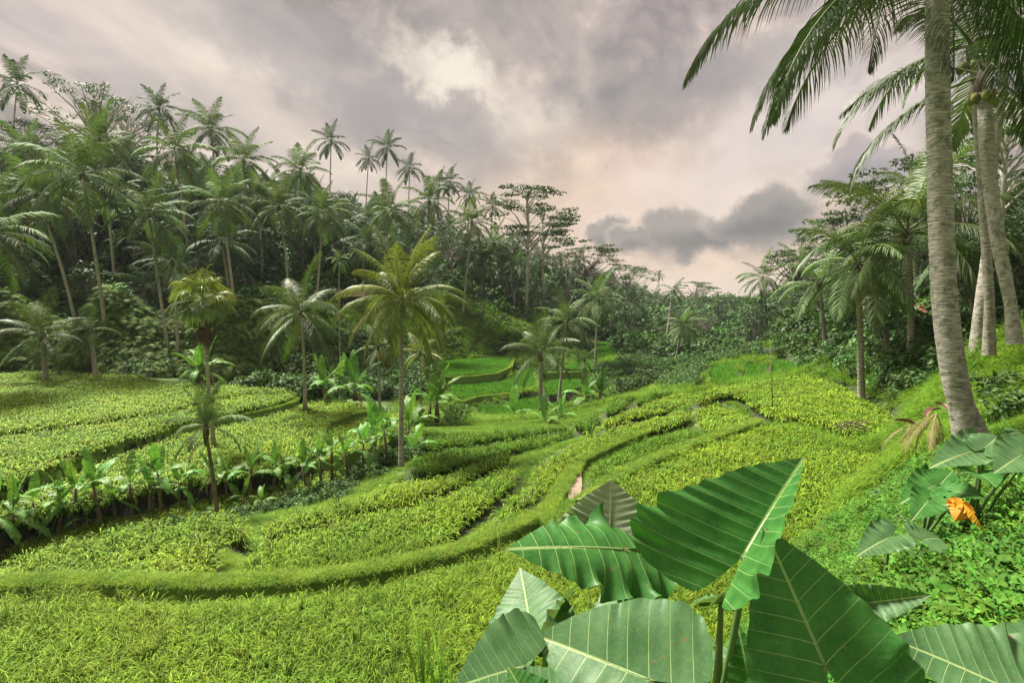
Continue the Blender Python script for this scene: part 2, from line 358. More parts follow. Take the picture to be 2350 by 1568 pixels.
# the gully with the banana row and the stream
for a in [(0, 1275, -8.6), (150, 1230, -8.6), (330, 1175, -8.6), (480, 1145, -8.6), (640, 1120, -8.6), (780, 1095, -8.5), (900, 1080, -8.4), (930, 1040, -8.6), (945, 990, -8.9), (-300, 1330, -8.6)]:
    ctl.append(tuple(PZ(*a)))
for a in [(300, 868, -8.6), (450, 892, -8.8), (600, 898, -9.0), (700, 903, -9.2), (860, 925, -9.2), (1000, 955, -10.3), (1130, 972, -10.6), (1300, 960, -10.6), (1440, 900, -9.2), (1540, 880, -8.5), (0, 846, -7.3), (-400, 846, -7.2)]:
    ctl.append(tuple(PZ(*a)))
# left bank and hill
for px, py, d in [(-400, 640, 50), (0, 650, 50), (250, 652, 51), (480, 662, 52), (0, 760, 47.5), (250, 770, 48.5), (480, 790, 50), (600, 700, 57), (560, 800, 52), (700, 800, 56), (700, 690, 64), (850, 700, 70), (850, 790, 62), (1000, 770, 72), (960, 700, 80), (1060, 692, 84), (1170, 765, 76), (1170, 715, 90), (1260, 790, 72), (1320, 740, 90), (1450, 790, 85), (1560, 840, 72), (1690, 818, 74), (1780, 808, 80), (1700, 790, 110), (1620, 815, 85)]:
    CP(px, py, d)
for px, d, z in [(-500, 75, 10), (-500, 110, 24), (0, 65, 8), (100, 100, 21), (100, 150, 25), (300, 75, 10), (350, 105, 20), (600, 82, 9), (600, 115, 19), (600, 160, 22), (900, 95, 7), (900, 135, 17), (1050, 110, 6), (1200, 130, 4), (1200, 175, 11), (1400, 130, -4), (1400, 230, 3), (1500, 130, -8), (1600, 180, -9), (1600, 400, -5), (1700, 300, -9), (1700, 900, 5), (1650, 600, -2), (1000, 300, 22), (0, 300, 30), (-600, 300, 32), (600, 600, 30), (1200, 600, 12), (2400, 600, 18), (0, 1500, 30), (1175, 1500, 8), (2350, 1500, 20), (-2000, 60, 8), (-2000, 200, 25)]:
    C(px, d, z)
# right bank and slope
for px, py, d in [(1700, 822, 52), (1790, 815, 52), (1900, 812, 36), (2000, 800, 32), (2095, 795, 28), (2160, 790, 26), (1950, 855, 35), (2010, 850, 29.5), (2110, 850, 25), (2150, 920, 20), (2080, 920, 22), (2090, 980, 18), (2070, 1010, 17), (2060, 1060, 15), (2010, 1130, 11.8), (1915, 1190, 9.9), (1880, 1240, 8.9), (1870, 1300, 7.6), (2230, 1010, 9.6), (2330, 990, 9.5), (2120, 1060, 11), (2140, 1140, 7.8), (2000, 1230, 7.2), (2250, 1090, 7.6), (2200, 1200, 5.4), (2050, 1300, 5.0), (1950, 1350, 5.6), (2350, 1120, 6.0), (2350, 1300, 3.6), (2150, 1400, 3.2), (2350, 1500, 2.5), (2000, 1450, 3.3), (1850, 1420, 4.6), (1800, 1600, 3.0), (2260, 785, 16.5), (2350, 775, 17), (2400, 960, 9), (2600, 900, 9), (2350, 870, 13)]:
    CP(px, py, d)
for px, d, z in [(2100, 45, 0.5), (2100, 90, 8), (2350, 35, 2), (2350, 90, 12), (2700, 60, 9), (2000, 150, 9), (1850, 80, -1.5), (1900, 55, -1), (1800, 120, -3), (1800, 250, -2), (2200, 300, 18), (3200, 40, 6), (3500, 12, 1)]:
    C(px, d, z)
ctl += [(0, 0, -1.65), (1.5, 1.8, -1.75), (.6, 2.4, -2.5), (-.4, 3.2, -3.6), (0, 4.2, -5.0), (-3, 2.0, -4.0), (-2, 0, -2.6), (-8, 1.5, -5.2), (3, 0, -1.3), (3, 3, -1.75), (0, -5, -.9), (8, -5, 0.5), (-8, -5, -2.5), (12, 3, 0.2), (0, -40, 4), (40, -30, 8), (-40, -30, 2), (-30, 2, -6), (-60, 10, -4), (60, 10, 9), (2.2, 5.5, -4.3), (1.2, 4.0, -4.2)]
ctl = np.array(ctl)
bnd = []
for nm, z, kd, w in PW:
    g = z - RICEH[kd]
    n = len(w)
    for i in range(n):
        a, b = w[i], w[(i + 1) % n]; L = np.hypot(*(b - a)); k = max(1, int(L / 2.5))
        for j in range(min(k, 8)): p = a + (b - a) * j / min(k, 8); bnd.append((p[0], p[1], g))
bnd = np.array(bnd)
A = np.vstack([ctl, bnd])
keep = []; cell = {}
for i, (x, y, z) in enumerate(A):
    q = .5 + .02 * math.hypot(x, y); k = (round(x / q), round(y / q))
    if k in cell: continue
    cell[k] = 1; keep.append(i)
A = A[keep]
Dm = np.hypot(A[:, None, 0] - A[None, :, 0], A[:, None, 1] - A[None, :, 1])
n_ = len(A); sysm = np.zeros((n_ + 3, n_ + 3)); sysm[:n_, :n_] = Dm - np.eye(n_) * .35
sysm[:n_, n_] = 1; sysm[:n_, n_ + 1:] = A[:, :2]; sysm[n_, :n_] = 1; sysm[n_ + 1:, :n_] = A[:, :2].T
sol = np.linalg.solve(sysm, np.concatenate([A[:, 2], np.zeros(3)]))
def base_h(x, y):
    x = np.asarray(x, float); y = np.asarray(y, float); sh = x.shape; x = x.ravel(); y = y.ravel(); o = np.empty(len(x))
    for i in range(0, len(x), 20000):
        s = slice(i, i + 20000)
        d = np.hypot(x[s, None] - A[None, :, 0], y[s, None] - A[None, :, 1])
        o[s] = d @ sol[:n_] + sol[n_] + sol[n_ + 1] * x[s] + sol[n_ + 2] * y[s]
    return o.reshape(sh)
def ground(x, y):
    """ground height and paddy index (-1 none)"""
    x = np.asarray(x, float); y = np.asarray(y, float)
    z = base_h(x, y); r = np.hypot(x, y)
    lump = (np.sin(x * .9 + 1.3 * np.sin(y * .7)) * np.cos(y * .8 + np.sin(x * .5)) * .06 + np.sin(x * .21 + 2) * np.sin(y * .17) * .25 * np.clip((r - 40) / 40, 0, 1) * 3)
    z = z + lump * np.clip((r - 2) / 6, 0, 1); idx = np.full(x.shape, -1)
    for k, (nm, zc, kd, w) in enumerate(PW):
        ins = inside(w, x, y); z = np.where(ins, zc - RICEH[kd], z); idx = np.where(ins, k, idx)
    return z, idx
def gz(x, y): return float(ground(np.array([x]), np.array([y]))[0][0])

az_ = np.radians(np.concatenate([np.arange(-180, -66, 3.0), np.arange(-66, 66, .36), np.arange(66, 180, 3.0)]))
r_ = np.concatenate([np.geomspace(.6, 70, 330), np.geomspace(72, 1300, 80)])
RR, AZ = np.meshgrid(r_, az_, indexing='ij')
GX = RR * np.sin(AZ); GY = RR * np.cos(AZ)
GZ, GI = ground(GX, GY)
GZ = np.where(RR > 300, np.clip(GZ, -14, 45), GZ); print('ground z', GZ.min(), GZ.max())
nr, na = GX.shape
V = np.stack([GX, GY, GZ], -1).reshape(-1, 3)
V = np.vstack([V, [[0, 0, -1.65]]])
ii = np.arange(nr - 1)[:, None] * na; jj = np.arange(na)[None, :]; j2 = (jj + 1) % na
F = np.stack([ii + jj, ii + na + jj, ii + na + j2, ii + j2], -1).reshape(-1, 4)
me = bpy.data.meshes.new('ground')
tri = [(nr * na, (j + 0) % na, (j + 1) % na) for j in range(na)]
me.from_pydata(V.tolist(), [], F[:, ::-1].tolist() + [tuple(reversed(t)) for t in tri])
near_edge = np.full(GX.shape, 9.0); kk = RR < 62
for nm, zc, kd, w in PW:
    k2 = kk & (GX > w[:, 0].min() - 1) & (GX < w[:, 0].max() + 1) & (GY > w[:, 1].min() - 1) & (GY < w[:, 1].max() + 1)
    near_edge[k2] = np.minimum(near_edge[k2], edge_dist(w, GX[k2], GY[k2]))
mud_shade = np.concatenate([np.maximum((GI.reshape(-1) >= 0), np.clip(1.3 - near_edge.reshape(-1) / .35, 0, .85)).astype(np.float32), [0]])  # dark paddy mud, plus shade of the gaps painted along paddy edges
a = me.attributes.new('mud_shade', 'FLOAT', 'POINT'); a.data.foreach_set('value', mud_shade)
me.polygons.foreach_set('use_smooth', [True] * len(me.polygons))
gm = bpy.data.materials.new('soil_and_turf'); gm.use_nodes = True; t = NT(gm.node_tree); p = t.n['Principled BSDF']
tcn = t.add('ShaderNodeTexCoord'); at = t.add('ShaderNodeAttribute', attribute_name='mud_shade'); ge = t.add('ShaderNodeNewGeometry')
sx = t.add('ShaderNodeSeparateXYZ'); t.link(ge.outputs['Normal'], sx.inputs[0])
na1 = t.noise(tcn.outputs['Object'], .8, 6, .6); nb1 = t.noise(tcn.outputs['Object'], 9.0, 5, .65)
turf = t.mix(na1, (.045, .095, .018), (.12, .19, .04)); turf = t.mix(t.math('MULTIPLY', nb1, .6), turf, (.06, .11, .02))
earth = t.mix(nb1, (.035, .028, .016), (.14, .115, .07))
steep = t.ramp(sx.outputs[2], [(.45, 1.0), (.75, 0.0)])
c = t.mix(t.math('MULTIPLY', steep, t.ramp(na1, [(.4, .3), (.6, .9)])), turf, earth)
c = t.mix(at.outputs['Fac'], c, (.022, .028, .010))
t.link(c, p.inputs['Base Color']); p.inputs['Roughness'].default_value = .9
b = t.add('ShaderNodeBump'); b.inputs['Strength'].default_value = .8; b.inputs['Distance'].default_value = .08; t.link(nb1, b.inputs['Height']); t.link(b.outputs[0], p.inputs['Normal'])
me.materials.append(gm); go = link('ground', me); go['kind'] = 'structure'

# ------------------------------------------------------------------ scattering by geometry nodes
def source(name, meshes):
    c = bpy.data.collections.new(name)
    for i, m_ in enumerate(meshes):
        o = bpy.data.objects.new('%s_%02d' % (name, i), m_); c.objects.link(o)
    return c
def scatter(name, pts, rot, scl, idx, coll, label, cat, mat, nvar):
    pts = np.asarray(pts, np.float32)
    me = bpy.data.meshes.new(name); me.vertices.add(len(pts)); me.vertices.foreach_set('co', pts.ravel())
    a = me.attributes.new('rot', 'FLOAT_VECTOR', 'POINT'); a.data.foreach_set('vector', np.asarray(rot, np.float32).ravel())
    a = me.attributes.new('scl', 'FLOAT_VECTOR', 'POINT'); a.data.foreach_set('vector', np.asarray(scl, np.float32).ravel())
    a = me.attributes.new('pick', 'INT', 'POINT'); a.data.foreach_set('value', np.asarray(idx, np.int32))
    me.materials.append(mat)
    o = link(name, me); tag(o, label, cat, kind='stuff')
    g = bpy.data.node_groups.new(name + '_scatter', 'GeometryNodeTree')
    g.interface.new_socket('Geometry', in_out='INPUT', socket_type='NodeSocketGeometry')
    g.interface.new_socket('Geometry', in_out='OUTPUT', socket_type='NodeSocketGeometry')
    N = g.nodes; L = g.links
    gi = N.new('NodeGroupInput'); goo = N.new('NodeGroupOutput')
    ci = N.new('GeometryNodeCollectionInfo'); ci.inputs[0].default_value = coll
    ci.inputs['Separate Children'].default_value = True; ci.inputs['Reset Children'].default_value = True
    ip = N.new('GeometryNodeInstanceOnPoints')
    def att(nm, ty):
        n = N.new('GeometryNodeInputNamedAttribute'); n.data_type = ty; n.inputs[0].default_value = nm; return n.outputs[0]
    L.new(gi.outputs[0], ip.inputs['Points']); L.new(ci.outputs[0], ip.inputs['Instance']); ip.inputs['Pick Instance'].default_value = True
    L.new(att('pick', 'INT'), ip.inputs['Instance Index'])
    er = N.new('FunctionNodeEulerToRotation'); L.new(att('rot', 'FLOAT_VECTOR'), er.inputs[0]); L.new(er.outputs[0], ip.inputs['Rotation'])
    L.new(att('scl', 'FLOAT_VECTOR'), ip.inputs['Scale'])
    L.new(ip.outputs[0], goo.inputs[0])
    md = o.modifiers.new('scatter', 'NODES'); md.node_group = g
    return o

# ------------------------------------------------------------------ rice
def rice_clump(nb, h, w, bend, pan, seg, seed):
    r = random.Random(seed); mb = MB()
    for i in range(nb + pan):
        is_p = i >= nb
        a = r.uniform(0, 6.283); d = np.array([math.cos(a), math.sin(a), 0]); s = np.array([-d[1], d[0], 0])
        el = R(r.uniform(70, 89)); L = h * r.uniform(.8, 1.12) * (1.2 if not is_p else 1.22); bd = r.uniform(.55, 1.0) * bend * (1.2 if is_p else 1)
        p = d * r.uniform(0, .03 + w); p = p.copy(); pts = [p.copy()]
        for k in range(seg):
            t_ = (k + 1) / seg; e = el - bd * t_ ** 3.4
            p = p + (d * math.cos(e) + np.array([0, 0, math.sin(e)])) * L / seg; pts.append(p.copy())
        tt = np.linspace(0, 1, seg + 1)
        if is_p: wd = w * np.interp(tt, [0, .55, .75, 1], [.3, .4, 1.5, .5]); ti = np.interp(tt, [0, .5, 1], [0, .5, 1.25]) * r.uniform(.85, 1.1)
        else: wd = w * np.interp(tt, [0, .4, .85, 1], [.6, 1, .75, .05]); ti = np.interp(tt, [0, .5, 1], [0, .12, .95]) * r.uniform(.7, 1.1)  # shade among the stems put into the tint: dark low, bright at tips
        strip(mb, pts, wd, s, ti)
    return mb
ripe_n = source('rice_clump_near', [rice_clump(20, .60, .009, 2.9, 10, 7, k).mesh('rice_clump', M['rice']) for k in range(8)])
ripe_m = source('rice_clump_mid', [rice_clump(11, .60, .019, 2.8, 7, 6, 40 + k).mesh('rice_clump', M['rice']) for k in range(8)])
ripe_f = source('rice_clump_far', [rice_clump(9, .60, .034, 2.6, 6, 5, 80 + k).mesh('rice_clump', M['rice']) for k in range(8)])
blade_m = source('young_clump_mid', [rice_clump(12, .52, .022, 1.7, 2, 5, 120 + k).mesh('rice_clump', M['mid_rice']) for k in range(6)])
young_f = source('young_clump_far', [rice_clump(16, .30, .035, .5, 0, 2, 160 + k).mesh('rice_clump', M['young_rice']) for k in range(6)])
def fill(poly, sp, jit=.38, margin=.10):
    x0, y0 = poly.min(0); x1, y1 = poly.max(0)
    xs = np.arange(x0, x1, sp); ys = np.arange(y0, y1, sp * .9)
    X, Y = np.meshgrid(xs, ys); X = X + (np.arange(len(ys)) % 2)[:, None] * sp / 2
    X = (X + rng.uniform(-jit, jit, X.shape) * sp).ravel(); Y = (Y + rng.uniform(-jit, jit, Y.shape) * sp).ravel()
    k = inside(poly, X, Y); X, Y = X[k], Y[k]
    k = edge_dist(poly, X, Y) > margin; return X[k], Y[k]
WHERE = {'upper left': 'ripening yellow-green rice on the wide terrace at far left, uppermost under the ferny bank',
 'second left': 'ripening rice strip directly above the long pale bund on the left',
 'third left': 'ripening rice below the long pale bund, behind the banana row',
 'behind the trunk': 'small rounded plot of ripe rice between the left fields and the tall front coconut palm',
 'gully edge': 'narrow low strip of rice seen through the banana stems on the left',
 'foreground': 'dense ripening rice on the nearest terrace, filling the foreground and sweeping up to the right',
 'young strip': 'upright darker green rice in the strip beside the bare brown patch',
 'long curved': 'ripe rice on the long curved terrace climbing from centre to upper right',
 'middle': 'ripe rice on the broad middle terrace right of the banana row',
 'lower middle': 'darker smooth green rice on the low terrace right of the tall front palm',
 'bright far upper': 'vivid green young rice on the far terrace under the brown bank',
 'bright far middle': 'vivid green young rice on the wavy far terrace, middle step',
 'bright far lower': 'vivid green young rice on the lowest far terrace above the stream',
 'bright right upper': 'vivid green young rice on the far pointed terrace right of the leaning palm',
 'bright right lower': 'small vivid green plot between the two palms in the centre',
 'saddle': 'dark green rice with small steps left of the bright right hand hump',
 'far strip left': 'small far plot of young rice, leftmost of three beyond the bright hump',
 'far strip middle': 'small far plot of young rice, middle of three beyond the bright hump',
 'far strip right': 'small far plot of young rice, rightmost of three beyond the bright hump',
 'right upper': 'bright yellow-green rice on the rounded upper terrace around the antenna pole',
 'lower left': 'ripe rice on the low left terrace in front of the banana row',
 'middle upper': 'rice strip along the upper edge of the broad middle terrace, right of the banana row',
 'long curved upper': 'rice on the narrow strip behind the long curved terrace',
 'lower middle back': 'smooth green rice along the rim above the stream, right of the tall front palm',
 'saddle middle': 'small middle step of dark rice left of the bright hump',
 'saddle lower': 'small lower step of dark rice at the foot of the hump',
 'small step': 'little stepped plot of rice notched into the left of the bright hump',
 'small crescent': 'small crescent of rice between the banana row and the low left terrace'}
BANANA_GAP = []
cnt = 0
for nm, z, kd, w in PW:
    g = z - RICEH[kd]
    segs = [('', 0, 1e9)]
    P_, R_, S_, I_, L_ = [], [], [], [], []
    groups = {}
    def put(coll, X, Y, sx, hv, key):
        n = len(X)
        if not n: return
        rot = np.stack([rng.normal(0, .07, n), rng.normal(0, .07, n), rng.uniform(0, 6.28, n)], -1)
        lowf = .5 + .5 * np.sin(X * .55 + np.sin(Y * .4) * 1.7) * np.cos(Y * .5 + 1)
        hh = (1 + rng.normal(0, hv, n)) * (.92 + .13 * lowf)
        groups.setdefault(key, []).append((np.stack([X, Y, np.full(n, g)], -1), rot, np.stack([sx * np.ones(n), sx * np.ones(n), hh], -1), rng.integers(0, 6 if kd != 'ripe' else 8, n), coll))
    if kd == 'ripe':
        X, Y = fill(w, .165); d = np.hypot(X, Y)
        px, py = proj(X, Y, np.full(len(X), z)); ok = (px > -250) & (px < 2600) & (py < 1800) & (Y > .5)
        X, Y, d = X[ok], Y[ok], d[ok]
        k = d < 13; put(ripe_n, X[k], Y[k], .85, .13, 'n')
        X2, Y2 = fill(w, .20); d2 = np.hypot(X2, Y2); k = (d2 >= 13) & (d2 < 24); put(ripe_m, X2[k], Y2[k], 1.0, .13, 'm')
        X2, Y2 = fill(w, .26); d2 = np.hypot(X2, Y2); px, py = proj(X2, Y2, np.full(len(X2), z)); k = (d2 >= 24) & (px > -250) & (px < 2600); put(ripe_f, X2[k], Y2[k], 1.1, .14, 'f')
    elif kd == 'blade':
        X2, Y2 = fill(w, .21); put(blade_m, X2, Y2, 1.0, .15, 'b')
    else:
        X2, Y2 = fill(w, .27); put(young_f, X2, Y2, 1.4, .05, 'y')
    for key, lst in groups.items():
        pts = np.concatenate([q[0] for q in lst]); cnt += len(pts)
        far = {'n': ', nearest plants', 'm': ', middle distance', 'f': ', far part'}.get(key, '') if len(groups) > 1 else ''
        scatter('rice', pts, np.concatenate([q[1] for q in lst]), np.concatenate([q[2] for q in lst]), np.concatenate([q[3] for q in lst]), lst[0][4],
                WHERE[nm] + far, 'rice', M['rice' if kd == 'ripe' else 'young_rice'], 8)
print('rice clumps', cnt)
# ------------------------------------------------------------------ coconut palms
def frond(e0, droop, L=5.0, nl=40, ll=.95, lw=.05, seg=2, hang=.9, seed=0, rachis=.045, yellow=0.0, bare=.16, sweep=0.0):
    """a feather leaf: curved rachis in the local XZ plane (Z up) with leaflets on both sides"""
    r = random.Random(seed); mb = MB(); n = 14
    p = np.zeros(3); pts = [p]; e = e0
    for k in range(n):
        t = (k + .5) / n; e = e0 - droop * t ** 1.25
        hz = sweep * t
        p = p + np.array([math.cos(e) * math.cos(hz), math.cos(e) * math.sin(hz), math.sin(e)]) * L / n; pts.append(p)
    pts = np.array(pts); tube(mb, pts, np.linspace(rachis, rachis * .18, n + 1) * L / 5, 4, .95, cap=False)
    T = nrm(np.gradient(pts, axis=0)); U = np.linspace(0, 1, n + 1)
    for i in range(nl):
        t = bare + (1 - bare) * (i + .5) / nl
        q = np.array([np.interp(t, U, pts[:, c]) for c in range(3)]); tv = nrm(np.array([np.interp(t, U, T[:, c]) for c in range(3)]))
        S0 = nrm(np.cross(np.array([0, 0, 1.0]), tv)) if abs(tv[2]) < .98 else np.array([0, 1.0, 0]); N0 = np.cross(tv, S0)
        prof = math.sin(math.pi * min(1, (t - bare) / (1 - bare) * .80 + .20)) ** .6
        for sg in (-1, 1):
            if r.random() < .03: continue
            a = R(np.interp(t, [bare, .5, 1], [72, 58, 22]) + r.uniform(-6, 6))
            d = tv * math.cos(a) + sg * S0 * math.sin(a) + N0 * r.uniform(.05, .30); d = nrm(d)
            l = ll * L / 5 * prof * r.uniform(.85, 1.1); qq = q.copy(); P_ = [qq]
            for k in range(seg):
                d = nrm(d + np.array([0, 0, -1]) * hang * (.35 + .5 * k) * r.uniform(.8, 1.2) / seg * 1.6); qq = qq + d * l / seg; P_.append(qq)
            P_ = np.array(P_); w = nrm(tv - d * (tv @ d)) 
            wd = lw * L / 5 * np.interp(np.linspace(0, 1, seg + 1), [0, .35, 1], [.7, 1, .08])
            ti = np.interp(np.linspace(0, 1, seg + 1), [0, 1], [.55, .25]) * r.uniform(.6, 1.3) + yellow * r.uniform(0, .6)
            strip(mb, P_, wd, w, ti)
    return mb
# classes by age: erect spear .. drooping old leaf.  (elevation, droop)
CLS = [(82, 30), (68, 55), (52, 70), (34, 82), (14, 85), (-8, 75), (-32, 50)]
def frond_set(prefix, nl, seg, lw, ll, mat, hang=.9, nv=2, seed=0):
    return [[frond(R(e), R(d), 5.0, nl, ll, lw, seg, hang * (1 + .1 * v), seed + 10 * c + v, sweep=(v - .5) * .35).mesh(prefix, mat) for v in range(nv)] for c, (e, d) in enumerate(CLS)]
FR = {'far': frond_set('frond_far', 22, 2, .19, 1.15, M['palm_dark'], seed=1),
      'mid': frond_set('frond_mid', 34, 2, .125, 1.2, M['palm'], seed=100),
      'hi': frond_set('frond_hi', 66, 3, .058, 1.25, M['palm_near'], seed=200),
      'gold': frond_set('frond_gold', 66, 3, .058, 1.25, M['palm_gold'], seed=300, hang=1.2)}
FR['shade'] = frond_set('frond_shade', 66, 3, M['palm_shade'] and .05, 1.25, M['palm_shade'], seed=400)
DRY = [frond(R(-30), R(55), 5.0, 30, .8, .06, 2, 1.4, 900 + k).mesh('frond_dry', M['palm_dry']) for k in range(2)]

def coconut_mesh():
    mb = MB(); r = random.Random(5)
    for i in range(9):
        a = i * 2.4; c = np.array([math.cos(a) * .22, math.sin(a) * .22, -.15 - .12 * (i % 3)])
        # one nut: 6 x 5 ball, slightly pointed
        for _ in (0,):
            th = np.linspace(0, math.pi, 5); pts = np.array([c + np.array([0, 0, .13 * math.cos(x)]) for x in th])
            tube(mb, pts, np.maximum(.1 * np.sin(th), .01), 6, .5 + .05 * i)
    return mb
NUT = plainmat('coconut_green', (.10, .12, .03), (.28, .26, .07))
nutm = coconut_mesh().mesh('coconut_cluster', NUT)
NPALM = [0]
def palm(px, py, depth, L, label, bpx=None, bpy=None, bdepth=None, lod='mid', n=22, group=None, seed=None, cat='palm tree', nuts=True, dry=1, lean=0, tw=.16, name='coconut_palm', erect=-.3, trunkmat=None, parts=True, azr=None):
    """crown centre at photograph pixel (px,py), trunk base under bpx on the ground"""
    L = L * (1.25 if lod in ('hi', 'gold') else 1.08); NPALM[0] += 1; sd = seed if seed is not None else NPALM[0] * 7 + 3; r = random.Random(sd)
    c = np.array(P(px, py, depth)); bd = bdepth or depth
    bx = (((bpx if bpx is not None else px) - 1175) / FPX) * bd
    if bpy is not None:
        q = P(bpx, bpy, bd); bx = q.x
    b = np.array([bx, bd, 0]); b[2] = gz(bx, bd) - .15
    if bpy is not None: b[2] = min(q.z, b[2] + .6) if abs(q.z - b[2]) < 3 else b[2]
    root = empty(name, b, 0); tag(root, label, cat, group)
    rel = c - b; H = rel[2]
    if H < 1: H = 1; rel[2] = 1
    k = 14; tt = np.linspace(0, 1, k)
    bow = np.array([rel[0], rel[1], 0]) * .35 + np.array([r.uniform(-.03, .03), r.uniform(-.03, .03), 0]) * H
    pts = np.stack([rel * x - bow * math.sin(math.pi * x) * .35 for x in tt])
    rad = np.interp(tt, [0, .06, .2, 1], [tw * 1.7, tw * 1.2, tw, tw * .68])
    mb = MB(); tube(mb, pts, rad, 8, .5); link('trunk', mb.mesh('palm_trunk', trunkmat or M['trunk']), root)
    hb = MB(); hub = np.array([rel - np.array([0, 0, .5]), rel, rel + np.array([0, 0, .45])]); tube(hb, hub, [tw * .8, tw * 1.5, tw * .5], 7)
    link('crown_shaft', hb.mesh('crown_shaft', M['husk']), root)
    if nuts: link('coconuts', nutm, root, loc=rel, scale=L / 5)
    for i in range(n):
        u = (i + .5) / n; a = i * 2.39996 + r.uniform(-.25, .25)
        ci = min(len(CLS) - 1, max(0, int((u ** (1 + erect)) * len(CLS) + r.uniform(-.4, .4))))
        me = FR[lod][ci][r.randrange(2)]
        link('frond', me, root, loc=rel + np.array([0, 0, .15]), rot=(r.uniform(-.12, .12), r.uniform(-.1, .1), a), scale=L / 5 * r.uniform(.88, 1.08))
    for i in range(dry):
        link('frond', DRY[i % 2], root, loc=rel - np.array([0, 0, .1]), rot=(0, r.uniform(-.1, .3), r.uniform(0, 6.28)), scale=L / 5 * .8)['label'] = 'dry brown hanging frond'
    return root

# hero palms -------------------------------------------------------
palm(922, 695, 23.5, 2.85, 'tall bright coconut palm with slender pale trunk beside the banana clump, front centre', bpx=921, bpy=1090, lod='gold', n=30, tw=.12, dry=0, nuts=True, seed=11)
palm(692, 722, 34.5, 3.3, 'coconut palm with few wide spread fronds at the right tip of the left rice field', bpx=699, bpy=892, lod='hi', n=15, tw=.12, dry=1, seed=21)
palm(1240, 815, 41, 3.0, 'short coconut palm with a thick upright trunk between the two bright green plots', bpx=1240, bpy=925, lod='hi', n=15, tw=.17, dry=0, erect=.3, seed=31)
palm(1300, 745, 47, 3.2, 'coconut palm with pale grey fronds just behind the short palm of the bright plots', bpx=1282, bpy=930, lod='mid', n=20, tw=.13, dry=1, seed=32)
palm(1372, 690, 62, 4.0, 'large crowned coconut palm above the pointed bright green terrace', bpx=1368, lod='mid', n=18, seed=33)
palm(1340, 830, 44, 1.6, 'small ragged palm with yellow-green leaves right of the two central palms', bpx=1330, bpy=935, lod='mid', n=10, tw=.1, dry=1, seed=34)
palm(1568, 752, 66, 3.0, 'bushy palm with dense drooping crown at the foot of the far valley', bpx=1552, lod='mid', n=26, seed=35)
palm(1545, 670, 95, 3.2, 'tall dark palm with only a few short fronds above the valley bushes', bpx=1530, lod='far', n=9, tw=.35, seed=36)
palm(1512, 630, 190, 2.9, 'small lone palm silhouetted against the sky at the end of the valley', bpx=1512, lod='far', n=12, tw=.18, dry=0, seed=37)
palm(778, 600, 52, 1.55, 'slim areca palm with a small fresh green crown left of the hut', bpx=778, bdepth=52, lod='mid', n=12, tw=.07, dry=0, nuts=False, name='areca_palm', seed=38)
palm(965, 815, 37, 1.9, 'young yellow-green palm half hidden behind the tall front palm', bpx=962, lod='gold', n=12, tw=.09, dry=0, nuts=False, seed=39)
palm(868, 800, 39, 2.1, 'withered coconut palm with drooping brown fronds left of the tall front palm', bpx=868, lod='mid', n=9, tw=.1, dry=5, seed=40)
palm(95, 770, 42, 3.4, 'low young coconut palm beyond the left rice field near the picture edge', bpx=95, lod='hi', n=15, tw=.2, dry=0, erect=-.2, nuts=False, seed=41)
palm(205, 760, 44, 2.3, 'low palm with a bowed frond beside the short stump on the left bank', bpx=212, lod='mid', n=7, tw=.2, dry=1, nuts=False, seed=42)
palm(395, 605, 50, 2.7, 'low bright palm among undergrowth on the left bank, under the tall crowns', bpx=405, lod='mid', n=13, dry=1, nuts=False, seed=43)
